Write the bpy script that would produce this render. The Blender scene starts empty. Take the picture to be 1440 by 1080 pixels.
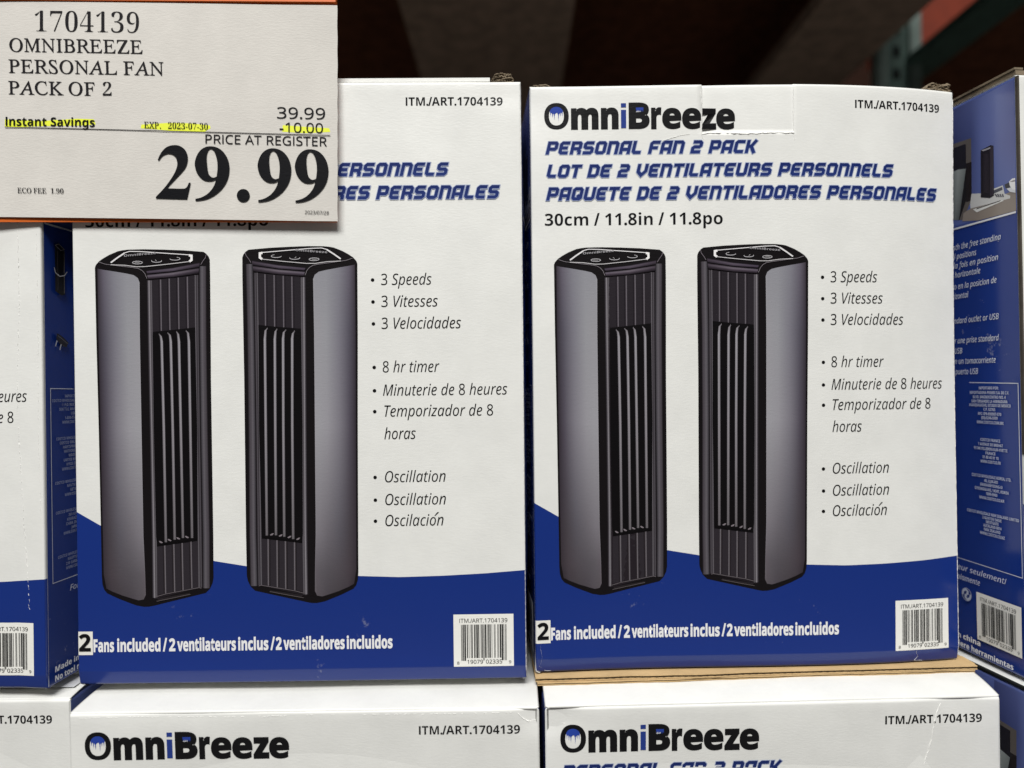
import bpy, math, random
import numpy as np
from mathutils import Matrix, Vector, Euler
from mathutils.geometry import tessellate_polygon
random.seed(7)
sc = bpy.context.scene
COL = sc.collection
R = math.radians
CZ = 1.30                      # height of the lens above the floor

# ---------------------------------------------------------------- camera
ROLL = 0.01206
cd = bpy.data.cameras.new('camera')
cam = bpy.data.objects.new('camera', cd); COL.objects.link(cam)
cd.sensor_width = 36.0; cd.lens = 26.0
cd.clip_start = 0.02; cd.clip_end = 200
cr, sr = math.cos(ROLL), math.sin(ROLL)
xr = Vector((cr, 0, -sr)); up = Vector((sr, 0, cr)); bk = xr.cross(up)
m = Matrix((xr, up, bk)).transposed().to_4x4(); m.translation = Vector((0, 0, CZ))
cam.matrix_world = m
cd.dof.use_dof = True; cd.dof.focus_distance = 0.43; cd.dof.aperture_fstop = 3.4
sc.camera = cam
# ---------------------------------------------------------------- dim hall around, lamps, exposure
w = bpy.data.worlds.new('World'); sc.world = w; w.use_nodes = True
bg = w.node_tree.nodes['Background']; bg.inputs[0].default_value = (.9, .95, 1, 1); bg.inputs[1].default_value = 0.035
def lamp(name, loc, target, sx, sy, power, col):
    l = bpy.data.lights.new(name, 'AREA'); l.shape = 'RECTANGLE'; l.size = sx; l.size_y = sy; l.energy = power; l.color = col
    o = bpy.data.objects.new(name, l); COL.objects.link(o); o.location = loc
    o.rotation_euler = (Vector(target) - Vector(loc)).to_track_quat('-Z', 'Y').to_euler()
    return o
lamp('aisle_lamp', (-0.3, -2.2, CZ + 2.9), (0, .45, CZ), 2.6, 1.1, 226, (1, .99, .955))
lamp('overhead_lamp', (0.1, -.1, CZ + 2.3), (0, .42, CZ - .15), 1.8, .6, 15, (1, .99, .97))
lamp('rack_fill_lamp', (1.5, 1.9, CZ + 1.0), (0.85, 1.4, CZ + .6), .4, .4, 1.2, (1, .9, .8))  # added fill lamp, brightens the orange steel behind the rack
vs = sc.view_settings; vs.view_transform = 'Standard'; vs.look = 'None'; vs.exposure = 0; vs.gamma = 1

# ---------------------------------------------------------------- materials
def lin(c):
    c = c / 255.0
    return c / 12.92 if c <= .04045 else ((c + .055) / 1.055) ** 2.4
INK = 1.04
def ink(c): return tuple(min(.88, lin(x) * INK) for x in c) + (1.0,)
def mat(name, col=None, rough=.5, spec=.5, coat=0, vcol=False, grain=.0, gscale=760, warp=0.0, wear=0.0, metallic=0, mott=0.0, emis=None):
    mt = bpy.data.materials.new(name); mt.use_nodes = True
    nt = mt.node_tree; N = nt.nodes; L = nt.links; b = N['Principled BSDF']
    b.inputs['Roughness'].default_value = rough; b.inputs['Specular IOR Level'].default_value = spec
    b.inputs['Metallic'].default_value = metallic
    if coat: b.inputs['Coat Weight'].default_value = coat; b.inputs['Coat Roughness'].default_value = .22
    tc = N.new('ShaderNodeTexCoord')
    src = None
    if vcol:
        a = N.new('ShaderNodeVertexColor'); a.layer_name = 'Col'; src = a.outputs['Color']
    else:
        rgb = N.new('ShaderNodeRGB'); rgb.outputs[0].default_value = tuple(col) + (1,); src = rgb.outputs[0]
    if mott:
        n = N.new('ShaderNodeTexNoise'); n.inputs['Scale'].default_value = 40; n.inputs['Detail'].default_value = 8; n.inputs['Roughness'].default_value = .65
        mp = N.new('ShaderNodeMapRange'); mp.inputs[1].default_value = .3; mp.inputs[2].default_value = .7; mp.inputs[3].default_value = 1 - mott; mp.inputs[4].default_value = 1 + mott * .4
        mx = N.new('ShaderNodeMix'); mx.data_type = 'RGBA'; mx.blend_type = 'MULTIPLY'; mx.inputs[0].default_value = 1
        L.new(tc.outputs['Object'], n.inputs['Vector']); L.new(n.outputs['Fac'], mp.inputs[0]); L.new(src, mx.inputs[6]); L.new(mp.outputs[0], mx.inputs[7]); src = mx.outputs[2]
    if wear:      # tiny pale scuffs
        n = N.new('ShaderNodeTexNoise'); n.inputs['Scale'].default_value = 160; n.inputs['Detail'].default_value = 5; n.inputs['Roughness'].default_value = .7
        n2 = N.new('ShaderNodeTexNoise'); n2.inputs['Scale'].default_value = 22; n2.inputs['Detail'].default_value = 2
        ml = N.new('ShaderNodeMath'); ml.operation = 'MULTIPLY'
        cp = N.new('ShaderNodeMapRange'); cp.inputs[1].default_value = .40; cp.inputs[2].default_value = .47; cp.inputs[3].default_value = 0; cp.inputs[4].default_value = wear
        mx = N.new('ShaderNodeMix'); mx.data_type = 'RGBA'; mx.inputs[7].default_value = (.45, .46, .5, 1)
        L.new(tc.outputs['Object'], n.inputs['Vector']); L.new(tc.outputs['Object'], n2.inputs['Vector'])
        L.new(n.outputs['Fac'], ml.inputs[0]); L.new(n2.outputs['Fac'], ml.inputs[1]); L.new(ml.outputs[0], cp.inputs[0]); L.new(cp.outputs[0], mx.inputs[0]); L.new(src, mx.inputs[6]); src = mx.outputs[2]
    L.new(src, b.inputs['Base Color'])
    if grain or warp:
        prev = None
        if warp:
            n = N.new('ShaderNodeTexNoise'); n.inputs['Scale'].default_value = 9; n.inputs['Detail'].default_value = 2
            bp = N.new('ShaderNodeBump'); bp.inputs['Strength'].default_value = warp; bp.inputs['Distance'].default_value = .004
            L.new(tc.outputs['Object'], n.inputs['Vector']); L.new(n.outputs['Fac'], bp.inputs['Height']); prev = bp
        if grain:
            mpg = N.new('ShaderNodeMapping'); mpg.inputs['Scale'].default_value = (.45, .8, 1.3)
            n = N.new('ShaderNodeTexNoise'); n.inputs['Scale'].default_value = gscale; n.inputs['Detail'].default_value = 4; n.inputs['Roughness'].default_value = .6
            bp = N.new('ShaderNodeBump'); bp.inputs['Strength'].default_value = grain; bp.inputs['Distance'].default_value = .0004
            L.new(tc.outputs['Object'], mpg.inputs[0]); L.new(mpg.outputs[0], n.inputs['Vector']); L.new(n.outputs['Fac'], bp.inputs['Height'])
            if prev: L.new(prev.outputs[0], bp.inputs['Normal'])
            prev = bp
        L.new(prev.outputs[0], b.inputs['Normal'])
    return mt
GR = .2
M = {
 'board': mat('white_cardboard', (.73, .73, .708), .36, .3, grain=GR, warp=.35, mott=.06),
 'print': mat('printed_ink', None, .32, .2, vcol=True, grain=GR, warp=.35),
 'gloss': mat('glossy_printed_ink', None, .17, .5, vcol=True, grain=.12, warp=.3, wear=.3),
 'sheet': mat('side_ink', None, .2, .45, vcol=True, grain=.1, warp=.4, wear=.35),
 'kraft': mat('kraft_cardboard', (.56, .39, .20), .85, .2, grain=.8, gscale=500, mott=.18),
 'kraftgrey': mat('worn_raw_board_edge', (.27, .215, .15), .9, .2, grain=1.0, gscale=400, mott=.5),
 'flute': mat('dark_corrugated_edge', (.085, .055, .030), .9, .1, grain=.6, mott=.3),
 'torn': mat('torn_white_paper_fibre', (.86, .85, .83), .8, .2, grain=1.0, gscale=1400),
 'tape': mat('clear_packing_tape', (.66, .67, .70), .3, .4, warp=.8),
 'paper': mat('matt_card_paper', (.60, .575, .54), .7, .2, grain=.32, gscale=900, warp=.5, mott=.07),
 'cardink': mat('card_ink', None, .5, .1, vcol=True, grain=.2, gscale=900),
 'orange': mat('orange_plastic', (.62, .13, .02), .35, .5),
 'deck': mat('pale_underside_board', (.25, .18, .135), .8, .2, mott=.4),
 'green': mat('green_painted_steel', (.045, .085, .07), .45, .5, mott=.3),
 'greengrey': mat('grey_green_painted_steel', (.16, .21, .19), .5, .4, mott=.3),
 'redorange': mat('orange_painted_steel', (.15, .020, .006), .6, .3, mott=.2),
 'edge': mat('dark_worn_edge', (.075, .065, .055), .9, .1, grain=.6, mott=.5),
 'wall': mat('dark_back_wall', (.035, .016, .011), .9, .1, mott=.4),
 'dimorange': mat('dimmed_orange_steel', (.13, .02, .007), .7, .3, mott=.3),  # orange with the dim light put into its base colour
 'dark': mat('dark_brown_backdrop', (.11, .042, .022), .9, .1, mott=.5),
 'slot': mat('black_hole', (.01, .012, .012), .9, .1),
}

# ---------------------------------------------------------------- object helpers
def link(name, me, mt, parent=None):
    o = bpy.data.objects.new(name, me); COL.objects.link(o)
    if mt is not None and not me.materials: me.materials.append(mt)
    if parent is not None: o.parent = parent
    return o
def thing(name, label, cat, mw, group=None):
    o = bpy.data.objects.new(name, None); COL.objects.link(o); o.empty_display_size = .05
    o.matrix_world = mw; o['label'] = label; o['category'] = cat
    if group: o['group'] = group
    return o
def tag(o, label, cat, group=None):
    o['label'] = label; o['category'] = cat
    if group: o['group'] = group
def mesh(name, V, F, smooth=False, cols=None):
    me = bpy.data.meshes.new(name); me.from_pydata([tuple(map(float, v)) for v in V], [], F); me.update()
    if smooth: me.polygons.foreach_set('use_smooth', [True] * len(me.polygons))
    if cols is not None:
        a = me.color_attributes.new('Col', 'FLOAT_COLOR', 'POINT')
        a.data.foreach_set('color', np.asarray(cols, dtype=np.float32).ravel())
    return me
def box_data(x0, x1, y0, y1, z0, z1):
    V = [(x, y, z) for z in (z0, z1) for y in (y0, y1) for x in (x0, x1)]
    return V, [(0, 2, 3, 1), (4, 5, 7, 6), (0, 1, 5, 4), (2, 6, 7, 3), (0, 4, 6, 2), (1, 3, 7, 5)]
def boxes(name, bl, mt, parent):
    V, F = [], []
    for b in bl:
        v, f = box_data(*b); F += [tuple(i + len(V) for i in q) for q in f]; V += v
    return link(name, mesh(name, V, F), mt, parent)
def cut(poly, ax, val):
    lo, hi = [], []
    n = len(poly)
    for i in range(n):
        p, q = poly[i], poly[(i + 1) % n]; dp, dq = p[ax] - val, q[ax] - val
        (lo if dp <= 0 else hi).append(p)
        if dp == 0: hi.append(p)
        if dp * dq < 0:
            t = dp / (dp - dq); r = tuple(p[k] + (q[k] - p[k]) * t for k in range(2)); lo.append(r); hi.append(r)
    return lo, hi
def cells(poly, size=5.0):
    out = [poly]
    for ax in (1, 0):
        nxt = []
        for p in out:
            a = min(v[ax] for v in p); b = max(v[ax] for v in p)
            while b - a > size:
                a += size
                lo, p = cut(p, ax, a)
                if len(lo) > 2: nxt.append(lo)
                if len(p) < 3: break
            if len(p) > 2: nxt.append(p)
        out = nxt
    return out
class Art:
    """flat print in sheet millimetres: verts (u, v, layer height in mm), faces, colours"""
    def __init__(s): s.V, s.F, s.C, s.k = [], [], [], 0
    def lay(s): s.k += 1; return s.k * .014
    def poly(s, pts, c, h=None):
        h = s.lay() if h is None else h
        for pc in cells(list(pts)):
            tri = tessellate_polygon([[Vector((p[0], p[1], 0)) for p in pc]])
            o = len(s.V)
            s.V += [(p[0], p[1], h) for p in pc]; s.C += [ink(c)] * len(pc)
            for t in tri:
                a, b, d = (pc[i] for i in t)
                ar = (b[0] - a[0]) * (d[1] - a[1]) - (d[0] - a[0]) * (b[1] - a[1])
                if abs(ar) < 1e-9: continue
                s.F.append(tuple(o + i for i in (t if ar < 0 else t[::-1])))
    def strip(s, cols, colors, h=None):
        h = s.lay() if h is None else h
        P, Q = [], []
        n = len(cols[0])
        for c, cc in zip(cols, colors):
            p2, q2 = [], []
            for i in range(n - 1):
                d = math.hypot(cols[0][i + 1][0] - cols[0][i][0], cols[0][i + 1][1] - cols[0][i][1]); k = max(1, int(d / 5))
                for j in range(k):
                    t = j / k
                    p2.append(tuple(c[i][e] * (1 - t) + c[i + 1][e] * t for e in (0, 1))); q2.append(tuple(ink(cc[i])[e] * (1 - t) + ink(cc[i + 1])[e] * t for e in range(4)))
            p2.append(c[-1]); q2.append(ink(cc[-1])); P.append(p2); Q.append(q2)
        o = len(s.V); m_ = len(P[0])
        for p2, q2 in zip(P, Q):
            s.V += [(p[0], p[1], h) for p in p2]; s.C += q2
        for a in range(len(P) - 1):
            for b in range(m_ - 1):
                i = o + a * m_ + b; f = (i, i + 1, i + m_ + 1, i + m_)
                s.quad(f)
    def quad(s, f):
        p = [s.V[i] for i in f]
        ar = sum(p[i][0] * p[(i + 1) % 4][1] - p[(i + 1) % 4][0] * p[i][1] for i in range(4))
        s.F.append(f if ar < 0 else f[::-1])
    def line(s, pts, wd, c, closed=False, h=None):
        h = s.lay() if h is None else h
        n = len(pts); L, Rr = [], []
        for i in range(n):
            pr = pts[i - 1] if (i or closed) else None; nx = pts[(i + 1) % n] if (i < n - 1 or closed) else None
            d1 = Vector(pts[i]) - Vector(pr) if pr else None; d2 = Vector(nx) - Vector(pts[i]) if nx else None
            d1 = (d1 or d2).normalized(); d2 = (d2 or d1).normalized()
            t = (d1 + d2).normalized(); nn = Vector((-t.y, t.x)); k = wd / 2 / max(.45, nn.dot(Vector((-d1.y, d1.x))))
            L.append((pts[i][0] + nn.x * k, pts[i][1] + nn.y * k)); Rr.append((pts[i][0] - nn.x * k, pts[i][1] - nn.y * k))
        for i in range(n if closed else n - 1):
            j = (i + 1) % n; o = len(s.V)
            s.V += [(q[0], q[1], h) for q in (L[i], L[j], Rr[j], Rr[i])]; s.C += [ink(c)] * 4
            s.quad((o, o + 1, o + 2, o + 3))
    def rect(s, u0, v0, u1, v1, c, h=None): s.poly([(u0, v0), (u1, v0), (u1, v1), (u0, v1)], c, h)
    def raw(s, V2, F, c, h=None):
        h = s.lay() if h is None else h
        o = len(s.V); s.V += [(p[0], p[1], h) for p in V2]; s.C += [ink(c)] * len(V2)
        s.F += [tuple(o + i for i in f) for f in F]
    def arr(s):
        return np.array(s.V), s.F, np.array(s.C)

# ---------------------------------------------------------------- lettering
STY = {'sans': (0x1D5A0, 0x1D5BA, 0x1D7E2), 'bold': (0x1D5D4, 0x1D5EE, 0x1D7EC), 'ital': (0x1D608, 0x1D622, 0x1D7E2),
       'serb': (0x1D400, 0x1D41A, 0x1D7CE), 'seri': (0x1D434, 0x1D44E, 0x1D7CE)}
def conv(t, st):
    if st == 'plain': return t
    U, Lw, Dg = STY[st]; r = ''
    for ch in t:
        if ch == 'I' and st in ('sans', 'bold'): r += chr(Lw + 11)
        elif 'A' <= ch <= 'Z': r += chr(U + ord(ch) - 65)
        elif 'a' <= ch <= 'z': r += chr(Lw + ord(ch) - 97)
        elif ch.isdigit(): r += chr(Dg + ord(ch) - 48)
        else: r += ch
    return r
_gc = {}
def glyphs(txt, st, off, res):
    k = (txt, st, off, res)
    if k in _gc: return _gc[k]
    c = bpy.data.curves.new('lettering', 'FONT'); c.body = conv(txt, st); c.offset = off; c.resolution_u = res; c.size = 1
    o = bpy.data.objects.new('lettering', c); COL.objects.link(o); bpy.context.view_layer.update()
    me = o.evaluated_get(bpy.context.evaluated_depsgraph_get()).to_mesh()
    n = len(me.vertices); V = np.zeros(n * 3); me.vertices.foreach_get('co', V); V = V.reshape(-1, 3)[:, :2].copy()
    F = []
    for p in me.polygons:
        f = tuple(p.vertices); q = [V[i] for i in f]
        ar = sum(q[i][0] * q[(i + 1) % len(q)][1] - q[(i + 1) % len(q)][0] * q[i][1] for i in range(len(q)))
        F.append(f if ar > 0 else f[::-1])
    o.evaluated_get(bpy.context.evaluated_depsgraph_get()).to_mesh_clear()
    bpy.data.objects.remove(o); bpy.data.curves.remove(c)
    _gc[k] = (V, F); return _gc[k]
CAP = {}
_adv = {}
def advance(ch, st, res):
    k = (ch, st)
    if k not in _adv:
        a, _ = glyphs('H' + ch + 'H', st, 0, 2); b, _ = glyphs('HH', st, 0, 2)
        _adv[k] = (a[:, 0].max() - a[:, 0].min()) - (b[:, 0].max() - b[:, 0].min())
    return _adv[k]
PUNCT = {'bold': .030, 'sans': .004, 'ital': 0.0}
def layout(txt, st, off, res):
    k = (txt, st, off, res, 'L')
    if k in _gc: return _gc[k]
    x = 0; V, F = [], []
    for ch in txt:
        if ch != ' ':
            o2 = off + (PUNCT.get(st, 0) if ch in './-:,()' else 0)
            g, f = glyphs(ch, st, o2, res); g = g.copy()
            if ch == 'I' and st in ('bold', 'sans'): g[:, 1] *= CAP[st] / g[:, 1].max()
            if ch in './-:,()' and st == 'bold': g[:, 1] += .02
            o = sum(len(v) for v in V); g[:, 0] += x
            V.append(g); F += [tuple(o + i for i in q) for q in f]
        x += advance(ch, st, res)
    r = (np.concatenate(V), F); _gc[k] = r; return r
def text(art, txt, st, u0, u1, vb, cap, c, vb1=None, shear=0.0, off=0.0, res=3, unshear=0.0, h=None, align=None):
    if (st) not in CAP:
        h_, _ = glyphs('H', st, 0, res); CAP[st] = h_[:, 1].max()
    V, F = layout(txt, st, off, res)
    V = V.copy(); V[:, 0] += (shear + unshear) * V[:, 1]
    s = cap / CAP[st]; x0, x1 = V[:, 0].min(), V[:, 0].max()
    if u1 is None: sx = s * (align[1] if align else 1); u1 = u0 + (x1 - x0) * sx
    else: sx = (u1 - u0) / (x1 - x0)
    if align and align[0] == 'c': mid = u0; wd = (x1 - x0) * sx; u0 = mid - wd / 2; u1 = mid + wd / 2
    U = u0 + (V[:, 0] - x0) * sx
    vb1 = vb if vb1 is None else vb1
    W_ = vb + (vb1 - vb) * (U - u0) / max(1e-6, (u1 - u0)) - V[:, 1] * s
    art.raw(list(zip(U, W_)), F, c, h)
# angular italic display capitals drawn as strokes on a 8 x 10 grid
TG = {
 'P': (8, [[(1.2,0),(1.2,8.8),(6,8.8),(6.8,8),(6.8,4.9),(6,4.1),(2.4,4.1)]]),
 'E': (7.6, [[(7.4,8.8),(2.2,8.8),(1.2,7.8),(1.2,2.2),(2.2,1.2),(7,1.2)], [(2.4,5),(6.3,5)]]),
 'R': (8, [[(1.2,0),(1.2,8.8),(6,8.8),(6.8,8),(6.8,5.2),(6,4.4),(2.4,4.4)], [(5,3.2),(6.2,3.2),(6.8,2.4),(6.8,0)]]),
 'S': (8, [[(7.4,8.8),(2.2,8.8),(1.2,7.8),(1.2,5.9),(2.2,5),(5.8,5),(6.8,4.1),(6.8,2.2),(5.8,1.2),(.4,1.2)]]),
 'N': (8, [[(1.2,0),(1.2,8.8),(5.8,8.8),(6.8,7.8),(6.8,0)]]),
 'A': (8, [[(1.2,0),(1.2,7.8),(2.2,8.8),(6.8,8.8),(6.8,0)], [(2.4,3.6),(5.6,3.6)]]),
 'L': (7, [[(1.2,10),(1.2,2.2),(2.2,1.2),(6.8,1.2)]]),
 'F': (7.4, [[(7.4,8.8),(2.2,8.8),(1.2,7.8),(1.2,0)], [(2.4,4.6),(6.3,4.6)]]),
 '2': (8, [[(.8,8.8),(5.8,8.8),(6.8,7.8),(6.8,5.9),(5.8,5),(2.2,5),(1.2,4.1),(1.2,1.2),(7.2,1.2)]]),
 'C': (7.6, [[(7.4,8.8),(2.2,8.8),(1.2,7.8),(1.2,2.2),(2.2,1.2),(7.2,1.2)]]),
 'K': (8, [[(1.2,0),(1.2,10)], [(6.9,10),(3.8,5.2),(6.9,0)], [(2.4,5.2),(3.4,5.2)]]),
 'T': (7.6, [[(0,8.8),(7.6,8.8)], [(3.8,7.6),(3.8,0)]]),
 'V': (8, [[(1.2,10),(1.2,4.2),(3.9,1.4),(6.8,4.6),(6.8,10)]]),
 'I': (2.4, [[(1.2,0),(1.2,10)]]),
 'U': (8, [[(1.2,10),(1.2,2.2),(2.2,1.2),(5.8,1.2),(6.8,2.2),(6.8,10)]]),
}
TGC = {
 'O': (8, [[(2.2,8.8),(5.8,8.8),(6.8,7.8),(6.8,2.2),(5.8,1.2),(2.2,1.2),(1.2,2.2),(1.2,7.8)]], []),
 'D': (8, [[(1.2,1.2),(1.2,8.8),(5.4,8.8),(6.8,7.4),(6.8,2.6),(5.4,1.2)]], []),
 'Q': (8, [[(2.2,8.8),(5.8,8.8),(6.8,7.8),(6.8,2.2),(5.8,1.2),(2.2,1.2),(1.2,2.2),(1.2,7.8)]], [[(4.2,4.2),(5.9,2.2)]]),
}
def techno(art, txt, u0, u1, vb, cap, vb1=None):
    x = 0; items = []
    for ch in txt:
        if ch == ' ': x += 4.4; continue
        if ch in TG: wd, st = TG[ch]; cl = []
        else: wd, cl, st = TGC[ch]
        for p in st: items.append((p, False, x))
        for p in cl: items.append((p, True, x))
        x += wd + 1.15
    tot = x - 1.15 + 2.4; sx = (u1 - u0) / tot; sy = cap / 10
    for halo in (True, False):
        hs = [art.lay(), art.lay(), art.lay()]
        for n, (p, closed, xo) in enumerate(items):
            o = Art(); o.line(p, 3.35 if halo else 2.4, (0, 0, 0), closed, 0)
            if not closed and halo:
                a0, b0 = Vector(p[0]), Vector(p[1]); a1, b1 = Vector(p[-1]), Vector(p[-2])
                q = list(p); q[0] = tuple(a0 + (a0 - b0).normalized() * .5); q[-1] = tuple(a1 + (a1 - b1).normalized() * .5)
                o = Art(); o.line(q, 3.35, (0, 0, 0), False, 0)
            h = hs[n % 3]; k = len(art.V)
            for (a, b, _) in o.V:
                u = u0 + (a + xo + b * .24) * sx
                art.V.append((u, vb + ((vb1 or vb) - vb) * (u - u0) / (u1 - u0) - b * sy, h))
                t = b / 10
                art.C.append(ink((150, 160, 190)) if halo else ink((24 + 10 * (1 - t), 38 + 12 * (1 - t), 92 + 16 * (1 - t))))
            for f in o.F: art.quad(tuple(k + i for i in f))

# ---------------------------------------------------------------- UPC bars
def upc(digits):
    Lc = ['0001101','0011001','0010011','0111101','0100011','0110001','0101111','0111011','0110111','0001011']
    s = '101' + ''.join(Lc[int(d)] for d in digits[:6]) + '01010' + ''.join(''.join('1' if c == '0' else '0' for c in Lc[int(d)]) for d in digits[6:]) + '101'
    return s
def barcode(u0, v0, u1, v1):
    lab, pr = Art(), Art()
    lab.rect(u0, v0, u1, v1, (226, 225, 220), .05)
    W_, H_ = u1 - u0, v1 - v0; k = (28, 28, 28)
    pr.k = 20
    text(pr, 'ITM./ART.1704139', 'sans', u0 + .099 * W_, u0 + .898 * W_, v0 + .158 * H_, .078 * H_, k, res=2)
    s = upc('819079023359'); b0 = u0 + .125 * W_; bw = .755 * W_ / 95; h = pr.lay(); i = 0
    while i < 95:
        if s[i] == '1':
            j = i
            while j < 95 and s[j] == '1': j += 1
            long_ = i < 10 or i >= 85 or 44 < i < 50
            pr.rect(b0 + i * bw, v0 + .195 * H_, b0 + j * bw, v0 + (.885 if long_ else .835) * H_, (34, 34, 34), h); i = j
        else: i += 1
    for t, a, b, vb in (('8', .055, .092, .955), ('19079', .225, .485, .945), ('02335', .535, .805, .945), ('9', .918, .955, .945)):
        text(pr, t, 'sans', u0 + a * W_, u0 + b * W_, v0 + vb * H_, (.055 if len(t) == 1 else .075) * H_, k, res=2)
    return lab, pr

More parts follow.
